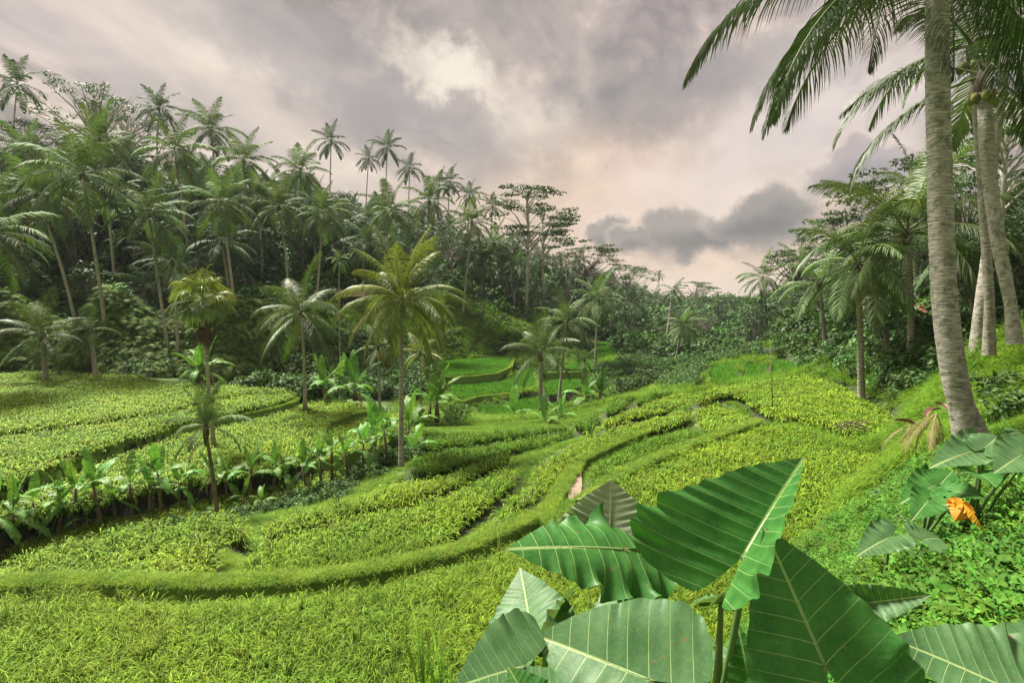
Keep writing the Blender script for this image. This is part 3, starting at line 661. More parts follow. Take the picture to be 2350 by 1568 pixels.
# left hill, nearest ranks
HILL = [
 (40, 195, 100, 5.4, 55, 'tall lone coconut palm on the skyline at the far left corner'),
 (365, 250, 95, 4.6, 375, 'skyline palm with upswept fronds right of the bare branching tree'),
 (760, 325, 118, 4.6, 762, 'tall skyline palm over the middle of the left hill'),
 (889, 340, 122, 4.6, 884, 'tallest of the three skyline palms at the right shoulder of the hill'),
 (846, 365, 134, 4.0, 843, 'smaller skyline palm just left of the tallest shoulder palm'),
 (940, 385, 130, 4.2, 938, 'skyline palm just right of the tallest shoulder palm'),
 (190, 405, 47, 5.4, 243, 'big coconut palm with trunk leaning left, bright crown over the left bank'),
 (85, 450, 52, 4.8, 180, 'coconut palm with the most slanting pale trunk at the far left'),
 (-30, 540, 37, 4.6, -70, 'coconut palm at the left picture edge with only its right fronds in view'),
 (342, 495, 50, 4.1, 385, 'coconut palm with low round yellow-green crown in the front rank of the left hill'),
 (508, 470, 54, 4.2, 540, 'coconut palm whose long thin trunk comes down behind the fan palm'),
 (640, 478, 62, 3.9, 664, 'coconut palm with thin straight trunk right of the fan palm crown'),
 (742, 492, 62, 4.0, 725, 'coconut palm with star shaped pale crown above the areca palm'),
 (590, 455, 68, 4.0, 604, 'coconut palm with pinkish lower fronds in the middle of the hill front rank'),
 (400, 350, 66, 4.9, 445, 'large pale crowned palm in the second rank above the round crowned palm'),
 (230, 320, 64, 4.6, 270, 'second rank palm left of centre on the left hill'),
 (65, 350, 66, 4.6, 110, 'second rank palm near the left edge of the hill'),
 (690, 395, 76, 4.6, 700, 'second rank palm above the star crowned palm'),
 (560, 370, 72, 4.8, 585, 'second rank palm with long grey fronds in the centre of the hill'),
 (485, 300, 84, 5.0, 510, 'upper rank palm with upright fronds below the skyline, left of centre'),
 (895, 485, 70, 4.6, 880, 'dark green palm with drooping crown behind the tall front palm'),
 (985, 462, 84, 4.4, 975, 'palm with pale spread crown on the right shoulder of the left hill'),
 (1083, 512, 80, 4.4, 1062, 'palm with long pale leaning trunk right of the tall front palm'),
 (1135, 560, 92, 4.3, 1105, 'dusky palm with a bent trunk left of the tall flat topped tree'),
 (1240, 600, 98, 4.0, 1222, 'drooping palm in front of the tall flat topped tree'),
 (1008, 425, 118, 4.2, 1005, 'pair member of the small skyline palms right of the shoulder, left one'),
 (1032, 418, 124, 4.2, 1030, 'pair member of the small skyline palms right of the shoulder, right one'),
 (1078, 450, 118, 4.0, 1075, 'dark bushy skyline palm midway down the slope of the left hill'),
 (1130, 475, 126, 3.8, 1128, 'small skyline palm left of the flat topped tree'),
 (1330, 600, 110, 3.8, 1320, 'palm beneath the small layered tree near the valley mouth'),
]
for k, (px, py, d, L, bpx, lab) in enumerate(HILL):
    far = d > 92
    palm(px, py, d, L, lab, bpx=bpx, bdepth=d if px > 300 or d > 60 else d + 2, lod='far' if far else 'mid', n=18 if far else 22, tw=.155, dry=(1 + k % 3) if not far else 0, nuts=not far, seed=500 + k)
# right slope
RIGHT = [
 (2080, 540, 27, 4.6, 2096, 'large windswept palm left of the big foreground trunk on the right', 'hi', 20),
 (1968, 612, 27.5, 4.0, 1988, 'palm with fronds blown to the left beside the windswept palm', 'mid', 16),
 (1880, 655, 40, 3.8, 1900, 'palm with a leaning trunk half way along the right bank', 'mid', 16),
 (1750, 640, 78, 4.2, 1765, 'dark palm at the left end of the right hand forest', 'mid', 16),
 (1835, 610, 62, 3.6, 1845, 'palm in the right hand forest beneath the dark skyline trees', 'mid', 16),
 (2095, 450, 36, 4.2, 2110, 'dark upright crowned palm rising behind the windswept palm', 'mid', 16),
 (2230, 620, 30, 3.6, 2240, 'shaded palm between the big trunk and the twin trunks on the right', 'mid', 14),
]
for k, (px, py, d, L, bpx, lab, lod, n) in enumerate(RIGHT):
    rt = palm(px, py, d, L, lab, bpx=bpx, lod=lod, n=n, tw=.17, dry=1, seed=700 + k)

# the big foreground palm and the twin trunks, with their own rough trunks
def rough_trunk(name, pts, rad, seed, sides=28, rings=10.0, k=260):
    r = np.random.default_rng(seed); pts = np.asarray(pts); s = np.concatenate([[0], np.cumsum(np.linalg.norm(np.diff(pts, axis=0), axis=1))])
    u = np.linspace(0, s[-1], k); Pp = np.stack([np.interp(u, s, pts[:, c]) for c in range(3)], -1)
    ker = np.ones(25) / 25
    for c in range(3):
        pad = np.concatenate([np.linspace(Pp[0, c] - (Pp[12, c] - Pp[0, c]), Pp[0, c], 12, endpoint=False), Pp[:, c], Pp[-1, c] + (Pp[-1, c] - Pp[-13, c]) * np.linspace(0, 1, 13)[1:]])
        Pp[:, c] = np.convolve(pad, ker, 'valid')
    rr = np.interp(u, s, rad)
    T = nrm(np.gradient(Pp, axis=0)); A_ = nrm(np.cross(T, np.array([0, 1.0, 0]))); B_ = np.cross(T, A_)
    ang = np.arange(sides) / sides * 2 * math.pi
    ph = u[:, None] * rings + 1.1 * np.sin(u[:, None] * 2.1) + .35 * np.sin(ang * 2 + u[:, None] * 1.3) + .2 * np.sin(ang * 5 + u[:, None] * 3)
    ring = np.abs((ph % 1.0) - .5) * 2                      # leaf scar steps
    fr = 1 + .034 * (ring ** 3) + r.normal(0, .014, ph.shape) + .02 * np.sin(ang * 3 + u[:, None])
    V = Pp[:, None] + (rr[:, None] * fr)[..., None] * (np.cos(ang)[None, :, None] * A_[:, None] + np.sin(ang)[None, :, None] * B_[:, None])
    mb = MB(); F = [(i * sides + j, i * sides + (j + 1) % sides, (i + 1) * sides + (j + 1) % sides, (i + 1) * sides + j) for i in range(k - 1) for j in range(sides)]
    mb.add(V.reshape(-1, 3), F, .5); return mb.mesh(name, M['trunk_near'])
def big_palm(pxs, L, label, crown_n, seed, lod='shade', maxc=6):
    pts = np.array([tuple(P(*q[:3])) for q in pxs]); rad = [q[3] for q in pxs]
    b = pts[0].copy(); b[2] = min(b[2], gz(b[0], b[1]) + .1); root = empty('coconut_palm', pts[0]); tag(root, label, 'palm tree')
    pts[0][2] -= .25; link('trunk', rough_trunk('palm_trunk', pts - root.location, rad, seed), root)
    rel = pts[-1] - np.array(root.location); r = random.Random(seed)
    hb = MB(); tube(hb, np.array([rel - [0, 0, .5], rel, rel + [0, 0, .5]]), [rad[-1], rad[-1] * 1.5, .1], 9); link('crown_shaft', hb.mesh('crown_shaft', M['husk']), root)
    link('coconuts', nutm, root, loc=rel + np.array([0, 0, -.1]), scale=1.1)
    for i in range(crown_n):
        u_ = (i + .5) / crown_n; ci = min(maxc, int(u_ * 7 + r.uniform(-.3, .3)))
        a = i * 2.39996 + r.uniform(-.2, .2)
        link('frond', FR[lod][max(0, ci)][r.randrange(2)], root, loc=rel + np.array([0, 0, .2]), rot=(r.uniform(-.1, .1), r.uniform(-.08, .08), a), scale=L / 5 * r.uniform(.92, 1.08))
    return root, rel, r
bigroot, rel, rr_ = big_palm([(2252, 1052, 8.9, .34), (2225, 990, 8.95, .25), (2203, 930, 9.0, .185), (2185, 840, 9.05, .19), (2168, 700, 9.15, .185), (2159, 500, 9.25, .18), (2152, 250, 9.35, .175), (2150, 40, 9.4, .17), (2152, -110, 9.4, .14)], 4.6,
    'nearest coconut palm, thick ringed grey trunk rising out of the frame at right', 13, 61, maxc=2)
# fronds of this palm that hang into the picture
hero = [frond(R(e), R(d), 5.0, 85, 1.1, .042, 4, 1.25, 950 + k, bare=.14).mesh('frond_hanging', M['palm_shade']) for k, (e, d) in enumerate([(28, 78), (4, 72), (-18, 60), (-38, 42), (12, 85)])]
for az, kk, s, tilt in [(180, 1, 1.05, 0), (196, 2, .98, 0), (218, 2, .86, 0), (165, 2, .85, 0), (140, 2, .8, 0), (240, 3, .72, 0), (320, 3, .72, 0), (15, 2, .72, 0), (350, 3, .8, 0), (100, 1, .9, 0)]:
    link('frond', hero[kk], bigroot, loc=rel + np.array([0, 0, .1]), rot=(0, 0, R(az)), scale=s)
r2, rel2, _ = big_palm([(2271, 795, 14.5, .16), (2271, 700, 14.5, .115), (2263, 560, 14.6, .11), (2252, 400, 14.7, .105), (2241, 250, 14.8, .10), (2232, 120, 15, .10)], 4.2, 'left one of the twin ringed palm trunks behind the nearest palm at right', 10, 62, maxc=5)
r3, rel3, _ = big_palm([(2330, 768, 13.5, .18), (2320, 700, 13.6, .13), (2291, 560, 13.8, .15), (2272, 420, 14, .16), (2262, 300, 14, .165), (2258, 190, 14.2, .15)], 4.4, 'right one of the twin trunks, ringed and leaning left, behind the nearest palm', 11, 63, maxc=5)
big_palm([(2244, 798, 16.5, .24), (2250, 700, 16.5, .16), (2266, 560, 16.8, .11), (2280, 380, 17, .11), (2320, 60, 17.5, .11)], 4.0, 'third shaded trunk with swollen foot behind the twin palm trunks', 12, 64, lod='mid')

# fan palm with a skirt of dead leaves on a thin spotted trunk, and the young palm in front of it
def fan_palm():
    root = empty('fan_palm', tuple(PZ(492, 1040, -7.85))); root.location.z = -7.9; d = root.location.y
    tag(root, 'slender palm with round mop of leaves and brown skirt, rooted in the left rice', 'palm tree')
    q = [np.array(P(x, y, d)) - np.array(root.location) for x, y in [(480, 900), (472, 800), (466, 745), (465, 690)]]
    pts = np.array([np.zeros(3)] + q); u = np.linspace(0, 1, 5)
    mb = MB(); tube(mb, pts, [.12, .09, .085, .08, .10], 8); link('trunk', mb.mesh('palm_trunk', M['trunk']), root)
    top = pts[-1]; r = random.Random(8)
    blades = []
    for v, el in enumerate([80, 60, 38, 15, -8, -30]):
        mb = MB(); e = R(el); f = np.array([math.cos(e), 0, math.sin(e)]); up = np.array([-math.sin(e), 0, math.cos(e)]); q0 = f * .5
        tube(mb, [np.zeros(3), q0 * .5, q0], [.02, .015, .012], 4, .8, cap=False)
        for i in range(22):
            a = R(-75 + 150 * i / 21); d = f * math.cos(a) + np.array([0, 1.0, 0]) * math.sin(a) + up * .15; p = q0.copy(); P_ = [p]; L = .98 * r.uniform(.8, 1.1)
            for k in range(5):
                d = nrm(d + np.array([0, 0, -1]) * (.06 + .22 * k * r.uniform(.7, 1.2))); p = p + d * L / 5; P_.append(p)
            sd = nrm(np.cross(d, up)); strip(mb, P_, np.interp(np.linspace(0, 1, 6), [0, .4, 1], [.05, .07, .006]), sd, np.linspace(.15, .95, 6) * r.uniform(.6, 1.1))
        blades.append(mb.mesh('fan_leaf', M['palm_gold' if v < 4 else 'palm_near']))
    for i in range(26):
        link('fan_leaf', blades[min(5, i * 6 // 26)], root, loc=top + np.array([0, 0, r.uniform(-.1, .2)]), rot=(r.uniform(-.12, .12), r.uniform(-.1, .1), i * 2.4), scale=r.uniform(1.15, 1.4))
    for i in range(14):
        link('fan_leaf', dryfan, root, loc=pts[-2] + np.array([0, 0, r.uniform(-.6, .1)]), rot=(0, R(r.uniform(55, 80)), i * 2.4), scale=r.uniform(.5, .75))['label'] = 'dead brown leaf of the skirt'
mb = MB(); r = random.Random(81)
for i in range(14):
    a = R(-50 + 100 * i / 13); dv = np.array([math.cos(a), math.sin(a), 0]); strip(mb, [np.array([.3, 0, 0]), np.array([.3, 0, 0]) + dv * .6, np.array([.3, 0, 0]) + dv * 1.15 + np.array([0, 0, -.25])], [.05, .06, .01], np.array([-dv[1], dv[0], 0]), [.1, .4, .7])
dryfan = mb.mesh('dead_fan_leaf', M['palm_dry']); dryfan.materials[0] = M['husk']
fan_palm()
palm(472, 990, 17.3, 1.55, 'young palm with a spiky tuft on a dark trunk in front of the banana row', bpx=480, lod='mid', n=13, tw=.075, dry=1, nuts=False, erect=.6, seed=44, trunkmat=M['stem'])
# ------------------------------------------------------------------ broadleaf and flat-topped trees (mesh variants, height 1 unit = 10 m)
def leaf_cloud(mb, c, rad, n, size, r, flat=1.0, tint=(.1, 1.0)):
    """n leaf-sized folded faces spread in the shell of an ellipsoid"""
    c = np.asarray(c, float)
    d = nrm(r.normal(0, 1, (n, 3))); rr = r.uniform(.45, 1.05, (n, 1)) ** .6
    p = c + d * rr * np.array([rad, rad, rad * flat])
    nv = nrm(d * np.array([.6, .6, .6]) + np.array([0, 0, .7]) + r.normal(0, .55, (n, 3)))
    a = nrm(np.cross(nv, r.normal(0, 1, (n, 3)))); b = np.cross(nv, a); s = size * r.uniform(.6, 1.3, (n, 1))
    V = np.stack([p - a * s, p - b * s * .45 + nv * s * .1, p + a * s, p + b * s * .45 + nv * s * .1], 1).reshape(-1, 3)
    F = [(4 * i, 4 * i + 1, 4 * i + 2, 4 * i + 3) for i in range(n)]
    t = np.clip(r.uniform(*tint, n), 0, 1.1); mb.add(V, F, np.repeat(t, 4))
def tree_meshes(kind, seed):
    r = np.random.default_rng(seed); tr = MB(); cr = MB()
    if kind == 'broad':
        H = 10.0; tube(tr, [(0, 0, 0), (.1, 0, 3), (r.uniform(-.3, .3), r.uniform(-.3, .3), 6)], [.28, .2, .13], 7)
        for i in range(26):
            a = r.uniform(0, 6.28); z = r.uniform(3.2, 9.6); w = 3.0 * math.sin(math.pi * min(1, (z - 1.6) / 9.4)) ** .7
            q = np.array([math.cos(a) * w * r.uniform(.35, 1), math.sin(a) * w * r.uniform(.35, 1), z])
            tube(tr, [(0, 0, z * .55), q * np.array([.5, .5, .86]), q], [.08, .05, .015], 4, cap=False)
            leaf_cloud(cr, q, r.uniform(.7, 1.35), 85, .20, r, .7)
    elif kind == 'flat':       # tall bare stem, level sprays of fine leaves in tiers
        tube(tr, [(0, 0, 0), (.15, .1, 5), (.1, -.1, 9), (.3, .1, 12.5)], [.15, .11, .08, .03], 7)
        for i in range(26):
            z = r.uniform(8.0, 12.6); a = r.uniform(0, 6.28); w = np.interp(z, [8, 10, 12.6], [3.3, 3.6, 1.4]) * r.uniform(.4, 1)
            q = np.array([math.cos(a) * w, math.sin(a) * w, z]); z0 = z - w * .55 - .6
            tube(tr, [(.1, 0, z0), q * [.5, .5, 1] + [0, 0, -w * .22], q], [.07, .04, .012], 4, cap=False)
            for j in range(3):
                leaf_cloud(cr, q + np.array([r.uniform(-.8, .8), r.uniform(-.8, .8), r.uniform(-.1, .15)]), r.uniform(.45, .9), 42, .13, r, .16)
    elif kind == 'bare':       # wide open crown, sky showing between twigs
        tube(tr, [(0, 0, 0), (0, .1, 4), (.3, 0, 6.5)], [.25, .2, .14], 7)
        for i in range(38):
            a = r.uniform(0, 6.28); w = r.uniform(1.2, 5.2); z = 7.0 + r.uniform(.5, 3.4) * (1 - (w / 7) ** 2)
            q = np.array([math.cos(a) * w, math.sin(a) * w, z])
            m1 = q * [.45, .45, 1] + [0, 0, -w * .35]
            tube(tr, [(.2, 0, 5.6), m1, q], [.09, .05, .012], 4, cap=False)
            for j in range(4):
                e = q + r.normal(0, .55, 3) * [1, 1, .5]; tube(tr, [m1 * .4 + q * .6, e], [.02, .008], 3, cap=False); leaf_cloud(cr, e, .38, 16, .10, r, .5)
    elif kind == 'wide':       # spreading layered umbrella
        tube(tr, [(0, 0, 0), (.2, 0, 4), (0, .2, 7)], [.3, .22, .15], 7)
        for i in range(34):
            a = r.uniform(0, 6.28); w = 5.0 * math.sqrt(r.uniform(.03, 1)); z = 10.5 - .11 * w * w + r.uniform(-1.0, .1)
            q = np.array([math.cos(a) * w, math.sin(a) * w, z]); tube(tr, [(0, .1, 6), q * [.5, .5, 1] + [0, 0, -1.6], q], [.09, .05, .015], 4, cap=False)
            for j in range(2): leaf_cloud(cr, q + r.normal(0, .5, 3) * [1, 1, .15], r.uniform(.6, 1.1), 45, .14, r, .20)
    return tr.mesh('tree_trunk', M['pale_bark' if kind in ('flat', 'bare') else 'bark']), cr.mesh('tree_crown', M['tree'], smooth=False)
TREE = {k: [tree_meshes(k, 30 + 7 * i + len(k)) for i in range(n)] for k, n in [('broad', 5), ('flat', 3), ('bare', 2), ('wide', 3)]}
HT = {'broad': 10.4, 'flat': 12.8, 'bare': 10.6, 'wide': 10.7}
def tree(kind, px, py, depth, label, top=True, H=None, group=None, v=None, name='tree', bx=None, wide=1.0):
    """top of the crown at pixel (px,py)"""
    q = P(px, py, depth); x = q.x if bx is None else (bx - 1175) / FPX * depth; z = gz(x, depth) - .2
    h = H or max(3.0, q.z - z); s = h / HT[kind]; vv = TREE[kind][(v if v is not None else random.randrange(9)) % len(TREE[kind])]
    o = empty(name, (x, depth, z), random.uniform(0, 6.28)); tag(o, label, 'tree', group); sw = s * wide
    link('trunk', vv[0], o, scale=(sw, sw, s)); link('crown', vv[1], o, scale=(sw, sw, s)); return o
for a in [
 ('bare', 218, 192, 92, 'leafless looking tree with fine spreading twigs on the left skyline', 0, 1.15),
 ('wide', 60, 268, 98, 'flat dark crowned tree under the corner palm at left', 1, 1.1),
 ('bare', 290, 228, 96, 'thin twiggy tree on the skyline beside the upswept palm', 1, .7),
 ('flat', 1208, 425, 84, 'tall flat topped tree with white stem, highest on the hill slope in the centre', 0, 1.25),
 ('flat', 1250, 478, 92, 'layered tree leaning over the valley behind the tall flat topped tree', 1, 1.2),
 ('wide', 1345, 540, 115, 'small layered umbrella tree on the falling skyline', 0, .9),
 ('wide', 1440, 596, 130, 'rounded dark tree at the end of the left hill slope', 1, .9),
 ('wide', 1595, 642, 190, 'flat spreading tree on the far valley skyline', 2, 1.2),
 ('wide', 1950, 462, 50, 'large umbrella tree on the right hand skyline', 0, .85),
 ('wide', 1835, 545, 62, 'dark layered tree left of the large umbrella tree', 1, .8),
 ('wide', 2120, 345, 42, 'umbrella tree with reaching boughs left of the nearest trunk', 2, 1.0),
 ('wide', 2010, 500, 46, 'low umbrella tree beside the dark upright palm', 2, .7),
 ('flat', 2330, 190, 27, 'tall tree with forked pale limbs right of the twin trunks', 2, 1.2),
 ('wide', 2230, 370, 32, 'layered tree seen between the nearest trunk and the twin trunks', 1, .7),
 ('broad', 2240, 560, 26, 'leafy green tree filling the gap beside the nearest trunk', 0, 1.0),
 ('broad', 2350, 520, 25, 'leafy green tree behind the twin trunks at the right edge', 1, 1.0),
 ('broad', 2030, 600, 33, 'dense tree behind the palms of the right bank', 2, .9),
 ('broad', 2040, 690, 29, 'small bright leafed tree beside the trunk of the windswept palm', 3, .8),
 ('broad', 2420, 450, 24, 'tree cut by the right picture edge', 4, 1.0),
 ]:
    tree(a[0], a[1], a[2], a[3], a[4], v=a[5], wide=a[6])

# the forest behind: individual trees and palms, seen as a mixed wood
frng = random.Random(42)
SKY = [(-200, 215), (0, 235), (100, 262), (200, 275), (300, 275), (400, 278), (500, 282), (600, 305), (700, 335), (800, 385), (900, 405), (1000, 440), (1100, 480), (1200, 540), (1300, 575), (1400, 610), (1450, 635), (1500, 668), (1600, 672), (1700, 672), (1760, 640), (1850, 590), (1950, 545), (2050, 500), (2200, 470), (2500, 420)]
sx_, sy_ = zip(*SKY)
taken = []
def where(px, d, left):
    if left:
        a = 'at the far left' if px < 250 else ('left of its middle' if px < 520 else ('right of its middle' if px < 830 else 'on its right shoulder'))
        b = 'lower rows' if d < 80 else ('middle rows' if d < 115 else 'top rows')
        return b + ' of the left hill grove, ' + a
    if px > 1750:
        a = 'near the valley' if px < 1900 else ('behind the windswept palm' if px < 2120 else 'behind the big trunks')
        return 'on the right hand slope, ' + a + (', front' if d < 50 else ', back')
    a = 'left side' if px < 1350 else ('centre' if px < 1550 else 'right side')
    return 'in the far valley wood, ' + a + (', nearer' if d < 150 else ', most distant')
nf_p = nf_t = 0
tries = 0
while tries < 22000 and (nf_p < 215 or nf_t < 160):
    tries += 1
    px = frng.uniform(-120, 2480); d = math.exp(frng.uniform(math.log(54), math.log(330)))
    if px < 1000 and d > 170: continue
    if px > 1750 and d > 170: continue
    if px > 1750: d *= .55
    x = (px - 1175) / FPX * d
    gzv, gi = ground(np.array([x]), np.array([d])); z = float(gzv[0])
    if gi[0] >= 0: continue
    bpy_ = float(proj(x, d, z)[1])
    # keep the grassy slope in the middle and the fields clear
    if 540 < px < 1400 and d < np.interp(px, [540, 700, 850, 1000, 1250, 1400], [62, 70, 74, 84, 84, 80]): continue
    if px <= 540 and d < 57: continue
    if 1400 <= px < 1750 and d < 95: continue
    if 1750 <= px and d < np.interp(px, [1750, 1850, 2000, 2100, 2400], [62, 46, 38, 32, 26]): continue
    sp = .026 * d + (.5 if px < 1150 else 1.4)
    if any((x - a) ** 2 + (d - b) ** 2 < sp * sp for a, b in taken): continue
    top = float(np.interp(px, sx_, sy_)); u = frng.random()
    zt_max = P(px, top + frng.uniform(15, 60) if frng.random() < .8 else top + 2, d).z
    h = zt_max - z
    if h < 3.5: continue
    left = px < 1150
    if u < (.62 if left else .22) and nf_p < 215:
        hh = min(h, frng.uniform(5.5, 11)); L = frng.uniform(4.2, 5.2)
        if hh < 6: continue
        q = P(px, 0, d); c = proj(x, d, z + hh - L * .55); rt = palm(float(c[0]), float(c[1]), d, L, ('coconut palm in the ' if left else 'coconut palm ') + where(px, d, left),
             bpx=px + frng.uniform(-15, 15), lod='far', n=16, tw=.17, dry=0, nuts=False, group='coconut palms of the left hill grove' if left else 'coconut palms in the far mixed forest'); nf_p += 1
    elif nf_t < 160:
        hh = min(h, frng.uniform(6, 11) if left else frng.uniform(8, 15)); kd = frng.choice(['broad', 'broad', 'broad', 'wide'])
        reg = ('dark broadleaf tree between the palms of the left hill grove', 'broadleaf trees of the left hill') if left else (('dark forest tree on the right hand slope', 'forest trees of the right slope') if px > 1750 else ('forest tree in the far valley beyond the terraces', 'forest trees of the far valley'))
        tree(kd, px, 0, d, ('dark leafy tree in the ' if left else 'forest tree ') + where(px, d, left), H=hh, group=reg[1], v=frng.randrange(9)); nf_t += 1
    else: continue
    taken.append((x, d))
print('forest', nf_p, nf_t, tries)
# ------------------------------------------------------------------ ground cover nobody could count
def blade_tuft(n, h, w, bend, seed, spread=.08, seg=3, lean=(55, 88)):
    r = random.Random(seed); mb = MB()
    for i in range(n):
        a = r.uniform(0, 6.283); d = np.array([math.cos(a), math.sin(a), 0]); el = R(r.uniform(*lean)); L = h * r.uniform(.6, 1.2); p = d * r.uniform(0, spread); P_ = [p]
        for k in range(seg):
            e = el - bend * r.uniform(.7, 1.2) * ((k + 1) / seg) ** 1.8; p = p + (d * math.cos(e) + np.array([0, 0, math.sin(e)])) * L / seg; P_.append(p)
        strip(mb, P_, w * np.interp(np.linspace(0, 1, seg + 1), [0, .4, 1], [.7, 1, .05]), np.array([-d[1], d[0], 0]), np.linspace(.1, .9, seg + 1) * r.uniform(.6, 1.2))
    return mb
def bush_mesh(seed, n, size, mat, flat=.75):
    r = np.random.default_rng(seed); mb = MB()
    for i in range(9):
        a = r.uniform(0, 6.28); q = np.array([math.cos(a) * r.uniform(.1, .75), math.sin(a) * r.uniform(.1, .75), r.uniform(.15, .95)])
        leaf_cloud(mb, q, r.uniform(.3, .5), n // 9, size, r, .8)
    return mb.mesh('bush', mat, smooth=False)
def fern_mesh(seed, mat, n=15, L=1.0, w=.13):
    r = random.Random(seed); mb = MB()
    for i in range(n):
        a = i * 2.4 + r.uniform(-.3, .3); d = np.array([math.cos(a), math.sin(a), 0]); s = np.array([-d[1], d[0], 0]); e0 = R(r.uniform(45, 80)); p = np.array([0, 0, .05]); P_ = [p]; l = L * r.uniform(.7, 1.15)
        for k in range(6):
            e = e0 - R(125) * ((k + 1) / 6) ** 1.5; p = p + (d * math.cos(e) + np.array([0, 0, math.sin(e)])) * l / 6; P_.append(p)
        P_ = np.array(P_)
        for sg in (-1, 1):
            for j in range(12):       # leaflets of the fern
                t_ = (j + .8) / 13 * 6; k = min(5, int(t_)); q = P_[k] * (1 - (t_ - k)) + P_[k + 1] * (t_ - k); tv = nrm(P_[k + 1] - P_[k]); dd = nrm(tv * .5 + sg * s * .9 + np.array([0, 0, -.15])); ll = w * 1.5 * math.sin(math.pi * (j + 1.2) / 14)
                strip(mb, [q, q + dd * ll], [.045, .008], tv, r.uniform(.2, .9))
    return mb.mesh('fern', mat)
def herb_mesh(seed, mat, n=34, h=.28, size=.05):
    r = np.random.default_rng(seed); mb = MB()
    for i in range(n // 3):
        a = r.uniform(0, 6.28); w = r.uniform(0, .16); q = np.array([math.cos(a) * w, math.sin(a) * w, h * r.uniform(.35, 1.0)])
        strip(mb, [q * [.3, .3, 0], q], [.006, .004], np.array([-math.sin(a), math.cos(a), 0]), .2)
        for j in range(3):
            b = a + j * 2.1 + r.uniform(-.4, .4); d = np.array([math.cos(b), math.sin(b), r.uniform(-.1, .45)]); d = nrm(d); s = np.array([-math.sin(b), math.cos(b), 0]); L = size * r.uniform(.8, 1.8)
            strip(mb, [q, q + d * L * .5 + [0, 0, .008], q + d * L + [0, 0, -.01]], [.006, L * .55, .004], s, r.uniform(.25, 1.0))
    return mb.mesh('herb', mat)
grass_s = source('grass_tuft_src', [blade_tuft(26, .24, .008, 1.5, k, .10).mesh('grass_tuft', M['grass']) for k in range(5)])
grass_l = source('tall_grass_src', [blade_tuft(34, .60, .022, 1.9, 20 + k, .22).mesh('grass_tuft', M['grass']) for k in range(5)])
grass_b = source('bund_grass_src', [blade_tuft(30, .17, .007, 1.5, 30 + k, .11).mesh('grass_tuft', M['bund_grass']) for k in range(5)])
bush_s = source('bush_src', [bush_mesh(50 + k, 230, .13, M['bush']) for k in range(5)])
bush_f = source('bush_far_src', [bush_mesh(150 + k, 150, .17, M['bush']) for k in range(5)])
fern_s = source('fern_src', [fern_mesh(60 + k, M['fern']) for k in range(4)])
herb_s = source('herb_src', [herb_mesh(70 + k, M['herb'], 42, .20, .022) for k in range(6)])
herb_b = source('herb_broad_src', [herb_mesh(170 + k, M['herb'], 36, .26, .034) for k in range(4)])

def sample(n, px0, px1, d0, d1, cond=None, power=1.0, margin=.0):
    """points spread evenly in azimuth and in log distance (power 1) or by area (power 3)"""
    px = rng.uniform(px0, px1, n); u_ = rng.uniform(0, 1, n)
    d = np.exp(np.log(d0) + u_ * np.log(d1 / d0)) if power == 1 else (d0 ** power + u_ * (d1 ** power - d0 ** power)) ** (1 / power)
    x = (px - 1175) / FPX * d; z, i = ground(x, d); k = i < 0
    if margin:
        for nm, zc, kd, w in PW:
            k &= ~((np.abs(x - w[:, 0].mean()) < np.ptp(w[:, 0]) / 2 + margin) & (np.abs(d - w[:, 1].mean()) < np.ptp(w[:, 1]) / 2 + margin) & (edge_dist(w, x, d) < margin))
    if cond is not None: k &= cond(px, d, x, z, proj(x, d, z)[1])
    return x[k], d[k], z[k], px[k]
def strew(coll, smp, s0, s1, label, cat, mat, nv, name, tilt=.15, sink=.05, grow=0.0, follow=False):
    x, y, z, px = smp; n = len(x); s = rng.uniform(s0, s1, n) * (1 + grow * y)
    rot = np.stack([rng.normal(0, tilt, n), rng.normal(0, tilt, n), rng.uniform(0, 6.28, n)], -1)
    scatter(name, np.stack([x, y, z - sink * s], -1), rot, np.stack([s, s, s * rng.uniform(.75, 1.25, n)], -1), rng.integers(0, nv, n), coll, label, cat, mat, nv)
slope_lim = lambda px: np.interp(px, [-200, 540, 700, 850, 1000, 1250, 1400, 1750, 1850, 2000, 2100, 2500], [53, 55, 63, 72, 84, 82, 80, 70, 46, 36, 30, 24])
# dark undergrowth of the whole wooded hill
strew(bush_f, sample(15000, -250, 2600, 24, 340, lambda px, d, x, z, py: d > slope_lim(px)), .7, 1.6, 'dark leafy undergrowth covering the wooded slopes between the trunks', 'undergrowth', M['bush'], 5, 'undergrowth', grow=.009, sink=.2)
# ferny bank on the left
strew(fern_s, sample(9000, -250, 640, 42, 58, lambda px, d, x, z, py: (py < 862) & (d < slope_lim(px) + 2)), 1.0, 2.3, 'drooping ferns and creepers on the steep bank behind the left rice field', 'undergrowth', M['fern'], 4, 'undergrowth', tilt=.3)
strew(bush_s, sample(3600, -250, 640, 42, 58, lambda px, d, x, z, py: (py < 865) & (d < slope_lim(px) + 2)), .5, 1.3, 'dark bushes on the steep bank behind the left rice field', 'undergrowth', M['bush'], 5, 'undergrowth', tilt=.2, sink=.2)
strew(bush_s, sample(5200, 560, 1000, 38, 66, lambda px, d, x, z, py: (py < 915) & (py > 770)), .5, 1.5, 'shaded bushes along the gully behind the front palms', 'undergrowth', M['bush'], 5, 'undergrowth', sink=.2)
